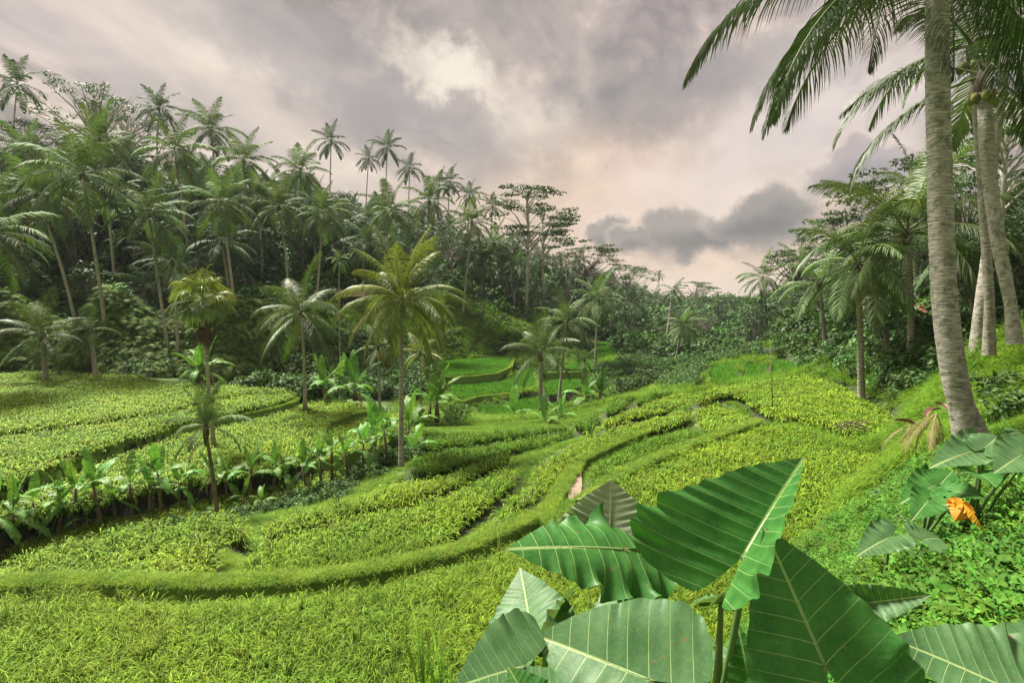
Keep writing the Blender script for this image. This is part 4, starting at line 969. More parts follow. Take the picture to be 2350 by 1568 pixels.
# grassy slope below the hut
strew(grass_l, sample(24000, 500, 1420, 50, 90, lambda px, d, x, z, py: (d < slope_lim(px) + 3) & (py < 838)), 1.2, 2.4, 'rough grass on the terraced slope below the hut', 'grass', M['grass'], 5, 'grass', sink=.05)
strew(bush_s, sample(900, 540, 1420, 50, 90, lambda px, d, x, z, py: (d < slope_lim(px) + 3) & (py < 810)), .5, 1.3, 'scattered bushes on the terraced slope below the hut', 'undergrowth', M['bush'], 5, 'undergrowth', sink=.2)
strew(fern_s, sample(2600, 520, 1420, 50, 90, lambda px, d, x, z, py: (d < slope_lim(px) + 3) & (py < 830)), .7, 1.6, 'ferns and creepers on the terraced slope below the hut', 'undergrowth', M['fern'], 4, 'undergrowth', tilt=.3)
# valley floor around the far terraces
strew(bush_s, sample(3600, 1180, 1760, 38, 80, lambda px, d, x, z, py: (py < 890) & ((px < 1640) | (d > 52)), margin=.8), .35, 1.0, 'low bushes around the far green terraces', 'undergrowth', M['bush'], 5, 'undergrowth', sink=.2)
strew(grass_l, sample(9000, 900, 1800, 36, 64, lambda px, d, x, z, py: py > 780, margin=.2), .9, 1.6, 'grass on the banks between the far green terraces', 'grass', M['grass'], 5, 'grass')
# short grass on bunds and banks near the fields
strew(grass_s, sample(90000, -300, 1930, 6, 40, lambda px, d, x, z, py: (py > 870) & (py < 1750), power=2, margin=.25), .7, 1.3, 'short grass on the narrow bunds between the rice terraces', 'grass', M['grass'], 5, 'grass')
strew(bush_s, sample(1300, -300, 950, 17, 40, lambda px, d, x, z, py: (z < -8.0) & (py > 880), margin=.5), .25, .6, 'weeds in the gully among the banana stems', 'undergrowth', M['bush'], 5, 'undergrowth', sink=.2)
# right bank: long bright grass with herbs
strew(grass_l, sample(26000, 1700, 2600, 11, 48, lambda px, d, x, z, py: (d < slope_lim(px) + 4), margin=.35), .7, 1.3, 'long bright grass hanging over the right bank above the ditch', 'grass', M['grass'], 5, 'grass', tilt=.3)
strew(bush_s, sample(2200, 1650, 2600, 22, 60, lambda px, d, x, z, py: (d > slope_lim(px) - 7) & (d < slope_lim(px) + 8), margin=.4), .5, 1.3, 'leafy shrubs along the foot of the right hand forest', 'undergrowth', M['bush'], 5, 'undergrowth', sink=.2)
strew(grass_s, sample(36000, 1500, 2700, 2.2, 12, lambda px, d, x, z, py: (py > 960), power=2), .5, 1.1, 'short grass between the weeds on the near slope', 'grass', M['grass'], 5, 'grass', tilt=.3)
strew(herb_s, sample(30000, 1560, 2700, 1.6, 14, lambda px, d, x, z, py: (py > 1000) & (x > .55), power=1.7), .6, 1.25, 'small leaved weeds carpeting the near slope at lower right', 'weeds', M['herb'], 6, 'weeds', tilt=.35)
strew(herb_b, sample(9000, 1700, 2700, 1.6, 14, lambda px, d, x, z, py: (py > 1060) & (x > .8), power=1.5), .6, 1.3, 'broader leaved weeds among the small ones at lower right', 'weeds', M['herb'], 4, 'weeds', tilt=.3)

strew(fern_s, sample(420, 1750, 2600, 3.2, 14, lambda px, d, x, z, py: (py > 1040) & (x > 1.2), power=1.6), .18, .38, 'small ferns among the weeds of the near slope', 'undergrowth', M['fern'], 4, 'undergrowth', tilt=.4)
strew(bush_s, sample(170, 1850, 2600, 4.2, 13, lambda px, d, x, z, py: (py > 1020) & (py < 1300), power=1.6), .12, .30, 'dark low bushes among the weeds of the near slope', 'undergrowth', M['bush'], 5, 'undergrowth', tilt=.3)
strew(grass_b, sample(9000, 486, 572, 8, 16, lambda px, d, x, z, py: (py > 1225) & (py < 1345), power=2), .5, .9, 'pale grass on the curved path between the low left terraces', 'grass', M['bund_grass'], 5, 'grass')
# ------------------------------------------------------------------ bunds: raised grassy ridges between the terraces
def bund(pts, z, w=.28, h=.16, mat='bund', wide=False):
    w = w * .62; z = z - .07 * wide
    q = np.array([tuple(PZ(x, y, z)) for x, y in pts]); s = np.concatenate([[0], np.cumsum(np.hypot(*np.diff(q[:, :2], axis=0).T))]); n = max(4, int(s[-1] / .35)); u_ = np.linspace(0, s[-1], n)
    c = np.stack([np.interp(u_, s, q[:, 0]), np.interp(u_, s, q[:, 1])], -1); T = nrm(np.gradient(c, axis=0)); Nn = np.stack([-T[:, 1], T[:, 0]], -1)
    if wide: w *= 1.15
    prof = [(-1.5, -.5), (-1.0, -.22), (-.5, -.05), (0, 0), (.5, -.03), (1.0, -.15), (1.5, -.4)] if wide else [(-1.5, -.75), (-.9, -.1), (-.45, h * .3), (.45, h * .3), (.9, -.1), (1.5, -.75)]
    r = np.random.default_rng(int(abs(pts[0][0])) + 3); V = []
    for a_, b_ in prof:
        of = a_ * w * (1 + .10 * np.sin(u_ * .9 + pts[0][0])) + r.normal(0, .04, n); V.append(np.stack([c[:, 0] + Nn[:, 0] * of, c[:, 1] + Nn[:, 1] * of, z - .05 + b_ + r.normal(0, .03, n) + .02 * np.sin(u_ * 1.3)], -1))
    V = np.array(V); k = len(prof); idx = lambda a, b: a * n + b
    F = [(idx(a, b), idx(a, b + 1), idx(a + 1, b + 1), idx(a + 1, b)) for a in range(k - 1) for b in range(n - 1)]
    me_ = bpy.data.meshes.new('bund'); me_.from_pydata(V.reshape(-1, 3).tolist(), [], F); me_.materials.append(BM); me_.polygons.foreach_set('use_smooth', [True] * len(me_.polygons))
    o = link('bund', me_); o['kind'] = 'structure'
    m_ = int(s[-1] * (240 if wide else 110)); uu = rng.uniform(0, s[-1], m_); cx = np.interp(uu, s, q[:, 0]); cy = np.interp(uu, s, q[:, 1]); of = rng.uniform(-.5, .5, m_) * w * (2.6 if wide else 2.6); tx = np.interp(uu, u_, Nn[:, 0]); ty = np.interp(uu, u_, Nn[:, 1])
    BG.append(np.stack([cx + tx * of, cy + ty * of, np.full(m_, z - .03)], -1)); return o
BG = []
BM = bpy.data.materials.new('bund_turf'); BM.use_nodes = True; t = NT(BM.node_tree); p = t.n['Principled BSDF']; tcn = t.add('ShaderNodeTexCoord')
nn_ = t.noise(tcn.outputs['Object'], 5, 5, .6); t.link(t.mix(nn_, (.10, .18, .025), (.20, .30, .05)), p.inputs['Base Color']); p.inputs['Roughness'].default_value = .9
bund([(-420, 1205), (0, 1122), (54, 1103), (144, 1068), (287, 1017), (413, 977), (538, 955), (620, 938), (672, 922), (690, 905)], -7.05, .26)
bund([(838, 943), (800, 955), (754, 970), (737, 984), (738, 1012), (735, 1034)], -7.45, .26)
bund([(640, 1078), (700, 1062), (760, 1050), (830, 1036), (900, 1010)], -7.75, .2)
bund([(-300, 1372), (0, 1338), (150, 1330), (300, 1332), (450, 1336), (560, 1334), (750, 1322), (950, 1284), (1060, 1258), (1150, 1218), (1230, 1182)], -5.68, .20, wide=True)
bund([(1222, 1200), (1262, 1160), (1300, 1100), (1330, 1055), (1400, 1020), (1480, 990)], -5.98, .22, wide=True)
bund([(1335, 1150), (1400, 1100), (1500, 1050), (1600, 1014), (1680, 985), (1742, 964)], -5.25, .26)

bund([(950, 862), (1000, 866), (1080, 864), (1140, 857), (1172, 842), (1180, 820)], -8.15, .16, .1)
bund([(1030, 912), (1062, 922), (1090, 912), (1190, 901), (1236, 884), (1240, 850)], -9.05, .16, .1)
bund([(1085, 956), (1180, 955), (1290, 936), (1340, 908)], -9.75, .16, .1)
bund([(1240, 857), (1330, 854), (1395, 841), (1428, 828), (1438, 806)], -8.15, .16, .1)
pts = np.concatenate(BG); n = len(pts)
scatter('grass', pts, np.stack([rng.normal(0, .2, n), rng.normal(0, .2, n), rng.uniform(0, 6.28, n)], -1), np.repeat(rng.uniform(.5, 1.15, (n, 1)), 3, 1), rng.integers(0, 5, n), grass_b, 'fringe of short pale grass along the tops of the bunds', 'grass', M['grass'], 5)
# ------------------------------------------------------------------ banana plants
def banana_leaf(e0, droop, L, W, seed, torn=.5):
    r = random.Random(seed); mb = MB(); n = 18; p = np.zeros(3); pts = [p]
    for k in range(n):
        t = (k + .5) / n; e = e0 - droop * t ** 1.5; p = p + np.array([math.cos(e), 0, math.sin(e)]) * L / n; pts.append(p)
    pts = np.array(pts); tube(mb, pts, np.linspace(.022, .004, n + 1), 4, 1.1, cap=False)
    T = nrm(np.gradient(pts, axis=0)); wf = lambda t: W * .5 * max(0.02, math.sin(math.pi * min(1, max(0, (t - .12) / .88)) ** .8)) ** .55 if t > .12 else .0
    sy = np.array([0, 1.0, 0])
    for sg in (-1, 1):
        k = 3
        while k < n:
            m_ = k + (1 if r.random() < torn else r.choice([2, 3])); m_ = min(m_, n)
            sag = r.uniform(.0, .9) if torn > .3 else r.uniform(0, .3)
            row = []
            for j in range(k, m_ + 1):
                t = j / n; w_ = wf(t) * (r.uniform(.86, 1.0) if j in (k, m_) else 1); N0 = nrm(np.cross(sg * sy, T[j]) * sg)
                fw = T[j] * w_ * .25; g0 = .012 * (j == k) - .012 * (j == m_)
                q = pts[j] + T[j] * g0; row.append((q, q + sg * sy * w_ * .5 + fw * .5 + np.array([0, 0, w_ * .10]), q + sg * sy * w_ * (.95 - .3 * sag) + fw + np.array([0, 0, w_ * (.02 - .6 * sag)])))
            V = np.array(row).reshape(-1, 3); F = []
            for j in range(len(row) - 1):
                for c in range(2): F.append((3 * j + c, 3 * j + c + 1, 3 * j + c + 4, 3 * j + c + 3))
            mb.add(V, F, r.uniform(.3, .9)); k = m_
    return mb.mesh('banana_leaf', M['banana'])
BL = [[banana_leaf(R(e), R(d), 2.1, .62, 10 * i + j, torn=.25 + .25 * j) for j in range(3)] for i, (e, d) in enumerate([(84, 25), (66, 60), (48, 90), (25, 100), (-20, 60)])]
BLD = [banana_leaf(R(-55), R(30), 1.5, .35, 90 + j, torn=.9) for j in range(2)]
for m_ in BLD: m_.materials[0] = M['palm_dry']
nb = 0
def banana(x, y, z, h, s, label, group=None, n=8, seed=0):
    r = random.Random(seed + 5); o = empty('banana_plant', (x, y, z - .1), r.uniform(0, 6.28)); tag(o, label, 'banana plant', group)
    lean = np.array([r.uniform(-.12, .12), r.uniform(-.12, .12), 1]) * h
    mb = MB(); tube(mb, [np.zeros(3), lean * .5, lean], [.13 * s, .10 * s, .06 * s], 7); link('stem', mb.mesh('banana_stem', M['stem']), o)
    for i in range(n):
        c = min(4, int((i + .5) / n * 4.6)); link('leaf', BL[c][r.randrange(3)], o, loc=lean * (1 - .02 * i), rot=(r.uniform(-.15, .15), r.uniform(-.12, .12), i * 2.4 + r.uniform(-.4, .4)), scale=s * r.uniform(.7, 1.0))
    if r.random() < .7: link('leaf', BLD[r.randrange(2)], o, loc=lean * .95, rot=(0, 0, r.uniform(0, 6.28)), scale=s * .8)['label'] = 'dead brown leaf hanging along the stem'
    return o
row = [(4, 1268, 1.75, 1.15), (42, 1262, 1.5, 1.0), (88, 1240, 1.0, .8), (128, 1236, 1.4, .95), (166, 1228, 1.75, 1.2), (200, 1222, .8, .7), (236, 1212, 1.8, 1.1), (268, 1200, 1.2, .8), (304, 1196, 1.6, 1.0), (342, 1186, 1.4, .9), (372, 1182, 1.7, 1.05), (412, 1172, 1.3, .8), (446, 1160, 1.0, .9), (484, 1160, 1.5, .9), (524, 1152, 1.3, .95), (556, 1166, .7, .7), (574, 1150, 1.4, 1.0), (606, 1180, .5, .6), (622, 1138, 1.5, .9), (664, 1132, 1.1, .8), (706, 1128, 1.3, .9), (738, 1120, 1.2, .9), (762, 1108, 1.4, .9), (800, 1104, 1.2, .9), (832, 1098, 1.5, 1.0), (860, 1092, 1.5, 1.0), (892, 1080, 1.7, 1.0)]
ord_ = ['first', 'second', 'third', 'fourth', 'fifth', 'sixth', 'seventh', 'eighth', 'ninth', 'tenth', 'eleventh', 'twelfth', 'thirteenth', 'fourteenth', 'fifteenth', 'sixteenth', 'seventeenth', 'eighteenth', 'nineteenth', 'twentieth']
for i, (px, py, h, s) in enumerate(row):
    q = PZ(px, py, -8.55)
    if i < 20: lab = '%s banana plant from the left in the row along the gully%s' % (ord_[i], ', a low young one' if h < .9 else (', one of the tallest' if h > 1.7 else ''))
    else: lab = '%s banana plant from the right in the row, %s the tall front palm' % (ord_[26 - i], 'beside' if i > 24 else 'left of')
    banana(q.x, q.y, min(gz(q.x, q.y), -8.2), h * 1.15, s * .70, lab, 'banana plants in the gully row', n=7 if s > .8 else 5, seed=i)
for i, (px, py, d, h, s, n, lab) in enumerate([
    (452, 866, 40, 1.0, 1.5, 7, 'left one of two pale banana plants at the far edge of the left field'),
    (482, 868, 40.5, 1.2, 1.5, 7, 'right one of two pale banana plants behind the fan palm trunk'),
    (745, 900, 38, .8, 1.5, 8, 'dark low banana plant left end of the clump beyond the field tip'),
    (775, 902, 39, 1.0, 1.6, 8, 'broad dark banana plant in the middle of the clump beyond the field tip'),
    (815, 905, 38, .9, 1.5, 8, 'dark banana plant at the right end of the clump beyond the field tip'),
    (1002, 955, 36, 1.5, 1.6, 9, 'leafy banana plant standing alone left of the lowest bright plot'),
    (985, 950, 38, 1.1, 1.3, 8, 'smaller banana plant touching the one beside the lowest bright plot'),
    (940, 1000, 28, 1.0, 1.2, 7, 'banana plant with upright leaves just right of the tall palm trunk'),
    (885, 1010, 28, .9, 1.1, 7, 'banana plant with pale new leaf left of the tall palm trunk'),
    (858, 1030, 26, 1.0, 1.1, 8, 'dark leafed banana plant at the upper end of the gully row'),
    (955, 1045, 25, .6, .9, 6, 'low banana plant at the foot of the tall palm trunk, right side'),
    (1180, 975, 40, .5, 1.2, 8, 'low spreading banana plant by the stream in the centre'),
    (1250, 998, 33, .2, .95, 7, 'left clump of large pale leaves at the rim of the lower middle rice'),
    (1285, 992, 34, .25, .95, 7, 'right clump of large pale leaves at the rim of the lower middle rice'),
    (1345, 930, 42, 1.2, 1.3, 9, 'bushy banana plant under the small ragged palm'),
    (1375, 915, 44, 1.0, 1.3, 9, 'bushy banana plant right of the small ragged palm'),
    (1010, 700, 80, .9, 1.8, 7, 'small banana plant before the dark wood right of the tall palm crown')]):
    q = P(px, py, d); banana(q.x, q.y, max(gz(q.x, q.y), q.z - .4) if d < 70 else gz(q.x, q.y), h, s, lab, n=n, seed=100 + i)

# shrubs that stand out
SHR = [bush_mesh(250 + k, 620, .085, M['bush']) for k in range(3)]
for i, (px, py, d, s, lab) in enumerate([
    (2275, 880, 12.5, 1.15, 'dense leafy shrub directly right of the nearest palm trunk'), (2340, 850, 12, 1.1, 'dense leafy shrub at the right edge under the twin trunks'), (2245, 940, 11.5, .8, 'lower shrub tucked behind the foot of the nearest palm trunk'), (2320, 930, 11, .9, 'lower dark shrub at the right edge beside the nearest palm'),
    (1455, 870, 50, 2.2, 'large dark rounded shrub left of the bright rice hump'), (1500, 868, 52, 2.0, 'dark rounded shrub nearest to the bright rice hump'), (1425, 880, 49, 1.7, 'dark shrub left end of the three beside the bright hump'), (1360, 905, 45, 1.7, 'dark shrub beneath the ragged palm in the centre'),
    (1040, 950, 37, 1.5, 'rounded shrub between the tall palm and the stream'), (905, 985, 27.5, 1.1, 'dark shrub close behind the tall front palm trunk'), (870, 1005, 25.5, 1.1, 'dark rounded shrub at the upper end of the banana row'), (958, 1030, 25.5, .9, 'shrub covering the left end of the smooth green plot'), (950, 990, 27.5, .9, 'higher shrub at the left end of the smooth green plot')]):
    q = P(px, py, d); z = gz(q.x, q.y); o = link('shrub', SHR[i % 3], loc=(q.x, q.y, z - .15), rot=(0, 0, i * 1.3), scale=(s, s, s * .95)); tag(o, lab, 'shrub')

# ------------------------------------------------------------------ elephant ear plants
def earmat(name, top0, top1, under, trans=.22):
    m = bpy.data.materials.new(name); m.use_nodes = True; t = NT(m.node_tree); t.n.clear(); o = t.add('ShaderNodeOutputMaterial')
    vl = t.add('ShaderNodeAttribute', attribute_name='vl').outputs['Fac']; xs = t.add('ShaderNodeAttribute', attribute_name='xs').outputs['Fac']
    tcn = t.add('ShaderNodeTexCoord'); ge = t.add('ShaderNodeNewGeometry')
    n1_ = t.noise(tcn.outputs['Object'], 9, 4, .6); n2_ = t.noise(tcn.outputs['Object'], 70, 3, .6)
    c = t.mix(t.math('MULTIPLY', t.math('SUBTRACT', n1_, .3), 2.0, clamp=True), top0, top1)
    c = t.mix(t.math('MULTIPLY', t.ramp(n2_, [(.60, 0.0), (.75, 1.0)]), .35), c, (.20, .26, .10))
    ax = t.math('ABSOLUTE', xs); fr = t.math('ABSOLUTE', t.math('SUBTRACT', t.math('FRACT', vl), .5))
    w = t.math('SUBTRACT', .022, t.math('MULTIPLY', ax, .035))
    side = t.math('LESS_THAN', fr, t.math('MAXIMUM', w, .005)); mid = t.math('LESS_THAN', ax, .011)
    vein = t.math('MAXIMUM', side, mid)
    fine = t.add('ShaderNodeTexVoronoi', feature='DISTANCE_TO_EDGE'); fine.inputs['Scale'].default_value = 38; t.link(tcn.outputs['Object'], fine.inputs['Vector'])
    fv = t.math('MULTIPLY', t.math('LESS_THAN', fine.outputs['Distance'], .035), .16)
    c = t.mix(fv, c, (.16, .30, .08)); c = t.mix(t.math('MULTIPLY', vein, .8), c, (.38, .50, .20))
    cu = t.mix(t.math('MULTIPLY', vein, .7), t.mix(n1_, under, tuple(x * .8 for x in under)), (.42, .44, .28))
    c = t.mix(ge.outputs['Backfacing'], c, cu)
    sp = t.noise(tcn.outputs['Object'], 24, 3, .5); c = t.mix(t.ramp(sp, [(.715, 0.0), (.735, .85)]), c, (.20, .13, .05))
    p = t.add('ShaderNodeBsdfPrincipled'); t.link(c, p.inputs['Base Color']); p.inputs['Roughness'].default_value = .48; p.inputs['Specular IOR Level'].default_value = .28
    b = t.add('ShaderNodeBump'); b.inputs['Strength'].default_value = .35; b.inputs['Distance'].default_value = .004
    t.link(t.math('ADD', t.math('MULTIPLY', n2_, .5), t.math('MULTIPLY', vein, -.8)), b.inputs['Height']); t.link(b.outputs[0], p.inputs['Normal'])
    tr = t.add('ShaderNodeBsdfTranslucent'); t.link(t.mix(1.0, c, (.7, 1.0, .25), 'MULTIPLY'), tr.inputs['Color']); mx = t.add('ShaderNodeMixShader'); mx.inputs[0].default_value = trans
    t.link(p.outputs[0], mx.inputs[1]); t.link(tr.outputs[0], mx.inputs[2]); t.link(mx.outputs[0], o.inputs[0]); return m
EAR = earmat('elephant_ear_leaf', (.026, .125, .022), (.075, .24, .045), (.21, .30, .15))
EARP = earmat('pale_elephant_ear_leaf', (.05, .135, .045), (.11, .215, .085), (.27, .33, .20))
EARY = leafmat('withered_orange_leaf', (.45, .13, .01), (.80, .40, .02), .25, .5, .4, var=.1)
def smooth_interp(xs_, ys_):
    u_ = np.linspace(xs_[0], xs_[-1], 400); v_ = np.interp(u_, xs_, ys_); pad = np.concatenate([[v_[0]] * 12, v_, [v_[-1]] * 12]); v2 = np.convolve(pad, np.ones(25) / 25, 'valid'); v2[0] = v_[0]; v2[-1] = v_[-1]
    return lambda t: np.interp(t, u_, v2)
WOUT = smooth_interp([-.40, -.385, -.34, -.25, -.12, .03, .2, .38, .56, .74, .88, .96, 1], [.24, .42, .60, .80, .95, 1.0, .96, .84, .66, .43, .21, .07, 0])
WTRI = smooth_interp([-.40, -.385, -.34, -.25, -.16, .1, .3, .5, .7, .85, .94, 1], [.30, .52, .78, .95, 1.0, .90, .75, .57, .37, .19, .08, 0])
WIN = smooth_interp([-.40, -.385, -.33, -.2, -.08, 0, 1], [.24, .20, .15, .08, .03, 0, 0])
def ear_leaf(parent, A, B, N, W, fold=.15, bend=.12, cup=.0, ruff=.05, puff=.03, lobe=.1, mat=None, seed=0, nv=9, slant=.42, twist=0.0, tri=.45, sweep=.10):
    A = np.array(A); B = np.array(B); T = B - A; L = np.linalg.norm(T); T = T / L; N = np.array(N, float); N = nrm(N - T * (N @ T)); S = np.cross(T, N)
    r = np.random.default_rng(seed); ph = r.uniform(0, 6.28)
    ts = np.concatenate([np.linspace(-.40, -.30, 10, endpoint=False), np.linspace(-.30, .9, 84, endpoint=False), np.linspace(.9, 1, 12)]); ns = 18; mbv = []; F = []; vl = []; xs = []
    off = 0
    for sg in (-1, 1):
        s = np.linspace(0, 1, ns)[None, :]; t = ts[:, None]
        wi = WIN(ts)[:, None] * W / 2; wo = (WOUT(ts) * (1 - tri) + WTRI(ts) * tri)[:, None] * W / 2 * (1 + .015 * np.sin(ts[:, None] * 40 + ph)); x = wi + (wo - wi) * s
        xn = x / L; v = (t - slant * xn ** .9) * nv
        q = x / (W / 2)
        pf = np.sin(np.pi * v + math.pi / 2) ** 2      # high between veins
        z = fold * x + cup * x * x / W - bend * L * np.sign(t) * t ** 2 + puff * .45 * L * pf * q ** .8 * (1 + .6 * np.sin(v * 1.7 + ph)) + ruff * 1.3 * L * q ** 4 * (np.sin(2 * np.pi * v * .5 + ph + sg) + .5 * np.sin(2 * np.pi * v * .83 + 2 * ph)) + .024 * L * np.sin(4 * t + 5 * q + ph) * q + .02 * L * np.sin(9 * t + sg * 2 + ph) * q ** 2 + lobe * L * np.clip(-t, 0, 1) ** 1.2 * 2 * q
        z += .02 * L * np.sin(3 * t + ph) * q + r.normal(0, .0008, z.shape) * L
        tt = t * (1 - .12 * bend * t ** 2) - sweep * xn
        V = A + T * (tt * L)[..., None] * 1.0 + S * (sg * x)[..., None] + N * z[..., None] + S * (twist * L * t ** 2)[..., None]
        n0 = len(ts)
        for i in range(n0 - 1):
            for j in range(ns - 1):
                f = (off + i * ns + j, off + i * ns + j + 1, off + (i + 1) * ns + j + 1, off + (i + 1) * ns + j); F.append(f[::-1] if sg > 0 else f)
        mbv.append(V.reshape(-1, 3)); vl.append((v + 100.5).ravel()); xs.append((sg * xn).ravel() if False else np.broadcast_to(xn, v.shape).ravel()); off += n0 * ns
    V = np.concatenate(mbv); o = parent
    me_ = bpy.data.meshes.new('elephant_ear_leaf'); me_.from_pydata((V - np.array(parent.location)).tolist(), [], [f[::-1] for f in F]); me_.materials.append(mat or EAR)
    for nm, arr in (('vl', vl), ('xs', xs), ('tint', [np.full(len(V), .5)])):
        a_ = me_.attributes.new(nm, 'FLOAT', 'POINT'); a_.data.foreach_set('value', np.concatenate(arr).astype(np.float32))
    me_.polygons.foreach_set('use_smooth', [True] * len(me_.polygons)); lf = link('leaf', me_, parent)
    # raised midrib
    mb = MB(); tt = np.linspace(0, .97, 24); z = -bend * L * tt ** 2 - .004; c = A + T * (tt * (1 - .12 * bend * tt ** 2) * L)[:, None] + N * z[:, None] + S * (twist * L * tt ** 2)[:, None]
    tube(mb, c - np.array(parent.location), np.linspace(.008, .0012, 24) * L / .5, 6, .8); link('midrib', mb.mesh('midrib', STEMG), lf)
    return lf
STEMG = leafmat('elephant_ear_stalk', (.06, .12, .04), (.20, .30, .10), .1, .4, .5, var=.05)
def stalk(parent, A, base, N, r0=.016, r1=.010, sag=.25):
    A = np.array(A); base = np.array(base); u_ = np.linspace(0, 1, 14)[:, None]; mid = base * .35 + A * .65 - np.array(N) * .0 + np.array([0, 0, .0]); c1 = base + np.array([0, 0, 1]) * np.linalg.norm(A - base) * .5; c2 = A - np.array([0, 0, 1]) * np.linalg.norm(A - base) * sag
    c = (1 - u_) ** 3 * base + 3 * (1 - u_) ** 2 * u_ * c1 + 3 * (1 - u_) * u_ ** 2 * c2 + u_ ** 3 * A
    mb = MB(); tube(mb, c - np.array(parent.location), np.linspace(r0, r1, 14), 8, .4); link('stalk', mb.mesh('leaf_stalk', STEMG), parent)
def ear_plant(px, d, label, leaves, z=None):
    x = (px - 1175) / FPX * d; zz_ = gz(x, d) if z is None else z; o = empty('elephant_ear_plant', (x, d, zz_ - .05)); tag(o, label, 'elephant ear plant')
    r = random.Random(int(px))
    for i, q in enumerate(leaves):
        a, b = P(*q[0]), P(*q[1]); kw = dict(q[4]) if len(q) > 4 else {}; st = kw.pop('stalk', True)
        ear_leaf(o, a, b, q[2], q[3], seed=int(px) + i, **kw)
        if st: stalk(o, a, np.array(o.location) + np.array([r.uniform(-.06, .06), r.uniform(-.05, .05), 0]), q[2])
    return o
ear_plant(1655, 1.95, 'elephant ear plant with the largest dark green leaf, at the bottom right of the centre', [
    ((1893, 1530, 1.50), (1757, 1208, 1.68), (-.10, -1, .28), .53, dict(tri=.8, fold=.10, bend=.06, ruff=.02, puff=.016, lobe=-.06, nv=7, slant=.55)),
    ((1708, 1276, 1.75), (1843, 1036, 1.98), (-.78, -.55, .30), .48, dict(tri=1.0, sweep=.42, fold=1.2, bend=.07, ruff=.04, puff=.06, lobe=-.1, nv=9, slant=-.1)),
    ((1742, 1660, 1.72), (1690, 1432, 1.80), (-.35, -.9, .1), .22, dict(fold=.1, bend=.1, nv=8, ruff=.02)),
    ((1655, 1385, 1.98), (1575, 1372, 2.0), (.1, .5, .85), .17, dict(fold=.3, bend=.25, ruff=.05, mat=EARP)),
    ((1655, 1380, 1.98), (1720, 1335, 2.1), (-.2, .6, .7), .16, dict(fold=.3, bend=.2, ruff=.05, mat=EARP)),
    ((1625, 1500, 2.2), (1560, 1540, 2.05), (0, -.2, 1), .16, dict(fold=.2, bend=.2, mat=EARP)),
])
ear_plant(1530, 2.05, 'elephant ear plant with ruffled drooping leaves and a pale upturned one, centre bottom', [
    ((1432, 1262, 2.05), (1172, 1240, 1.80), (.05, -.50, .85), .44, dict(fold=-.05, cup=-.5, bend=.10, ruff=.13, puff=.05, lobe=-.05, nv=8, slant=.15)),
    ((1400, 1238, 2.16), (1400, 1104, 2.30), (0.05, 1, .10), .50, dict(tri=0, fold=-.10, bend=.10, ruff=.10, puff=.08, lobe=.1, mat=EARP, nv=8)),
    ((1490, 1562, 1.50), (1222, 1452, 1.72), (-.05, -.72, .70), .50, dict(fold=.14, bend=.08, ruff=.03, puff=.04, lobe=.05, nv=6, mat=EARP, slant=.3)),
    ((1425, 1412, 2.3), (1412, 1345, 2.55), (0, 1, .2), .34, dict(fold=.1, bend=-.2, ruff=.07, puff=.04, mat=EARP)),
    ((1560, 1640, 1.45), (1545, 1520, 1.62), (0, -.5, .8), .24, dict(fold=.2, bend=.1, ruff=.04, mat=EARP)),
    ((1290, 1500, 1.95), (1330, 1560, 1.75), (.1, -.5, .8), .22, dict(fold=.2, bend=.1, ruff=.04, mat=EARP)),
])
ear_plant(1270, 1.95, 'elephant ear plant with pale crumpled leaves at the left end of the foreground clump', [
    ((1218, 1452, 1.92), (1205, 1335, 2.25), (-.15, 1, .35), .40, dict(fold=.12, bend=-.2, ruff=.06, puff=.04, lobe=.3, mat=EARP, nv=8)),
    ((1252, 1470, 1.85), (1312, 1338, 2.15), (-.85, -.35, .25), .30, dict(fold=.25, bend=.08, ruff=.05, puff=.03, mat=EARP)),
    ((1200, 1530, 1.6), (1040, 1572, 1.48), (0, -.55, .83), .36, dict(fold=.10, bend=.12, ruff=.05, puff=.03, mat=EARP, nv=8)),
    ((1235, 1650, 1.42), (1165, 1530, 1.50), (.2, -.9, .3), .22, dict(fold=.2, bend=.05, ruff=.07)),
])
ear_plant(2330, 1.75, 'elephant ear plant with one broad greyish leaf in the bottom right corner', [
    ((2330, 1590, 1.52), (2045, 1455, 1.66), (.15, -.55, .82), .44, dict(fold=.12, bend=.08, ruff=.05, puff=.045, mat=EARP, nv=8)),
    ((2420, 1560, 1.7), (2480, 1420, 1.9), (-.2, -.5, .82), .40, dict(fold=.12, bend=.1, ruff=.04, mat=EARP)),
])
ear_plant(2000, 2.3, 'elephant ear plant showing one folded olive leaf behind the largest leaf', [
    ((1990, 1385, 2.2), (2138, 1368, 2.05), (.05, -.8, .5), .17, dict(fold=.5, bend=.08, ruff=.05, mat=EARP)),
    ((1985, 1372, 2.25), (1930, 1330, 2.4), (.2, .4, .8), .17, dict(fold=.3, bend=.1, ruff=.05, mat=EARP)),
])
ear_plant(2265, 4.6, 'wild taro with several broad pale leaves before the foot of the nearest palm', [
    ((2250, 1035, 4.7), (2150, 1048, 4.4), (0, -.45, .9), .44, dict(mat=EARP, bend=.2)),
    ((2262, 1028, 4.7), (2300, 990, 4.9), (-.1, -.5, .9), .36, dict(mat=EARP, bend=.15)),
    ((2345, 1045, 4.3), (2290, 1075, 4.1), (0, -.5, .85), .42, dict(mat=EARP, bend=.15)),
    ((2250, 1090, 4.4), (2290, 1110, 4.2), (0, -.45, .9), .34, dict(bend=.2)),
    ((2360, 1010, 4.5), (2400, 1060, 4.3), (0, -.45, .9), .40, dict(mat=EARP, bend=.2)),
])
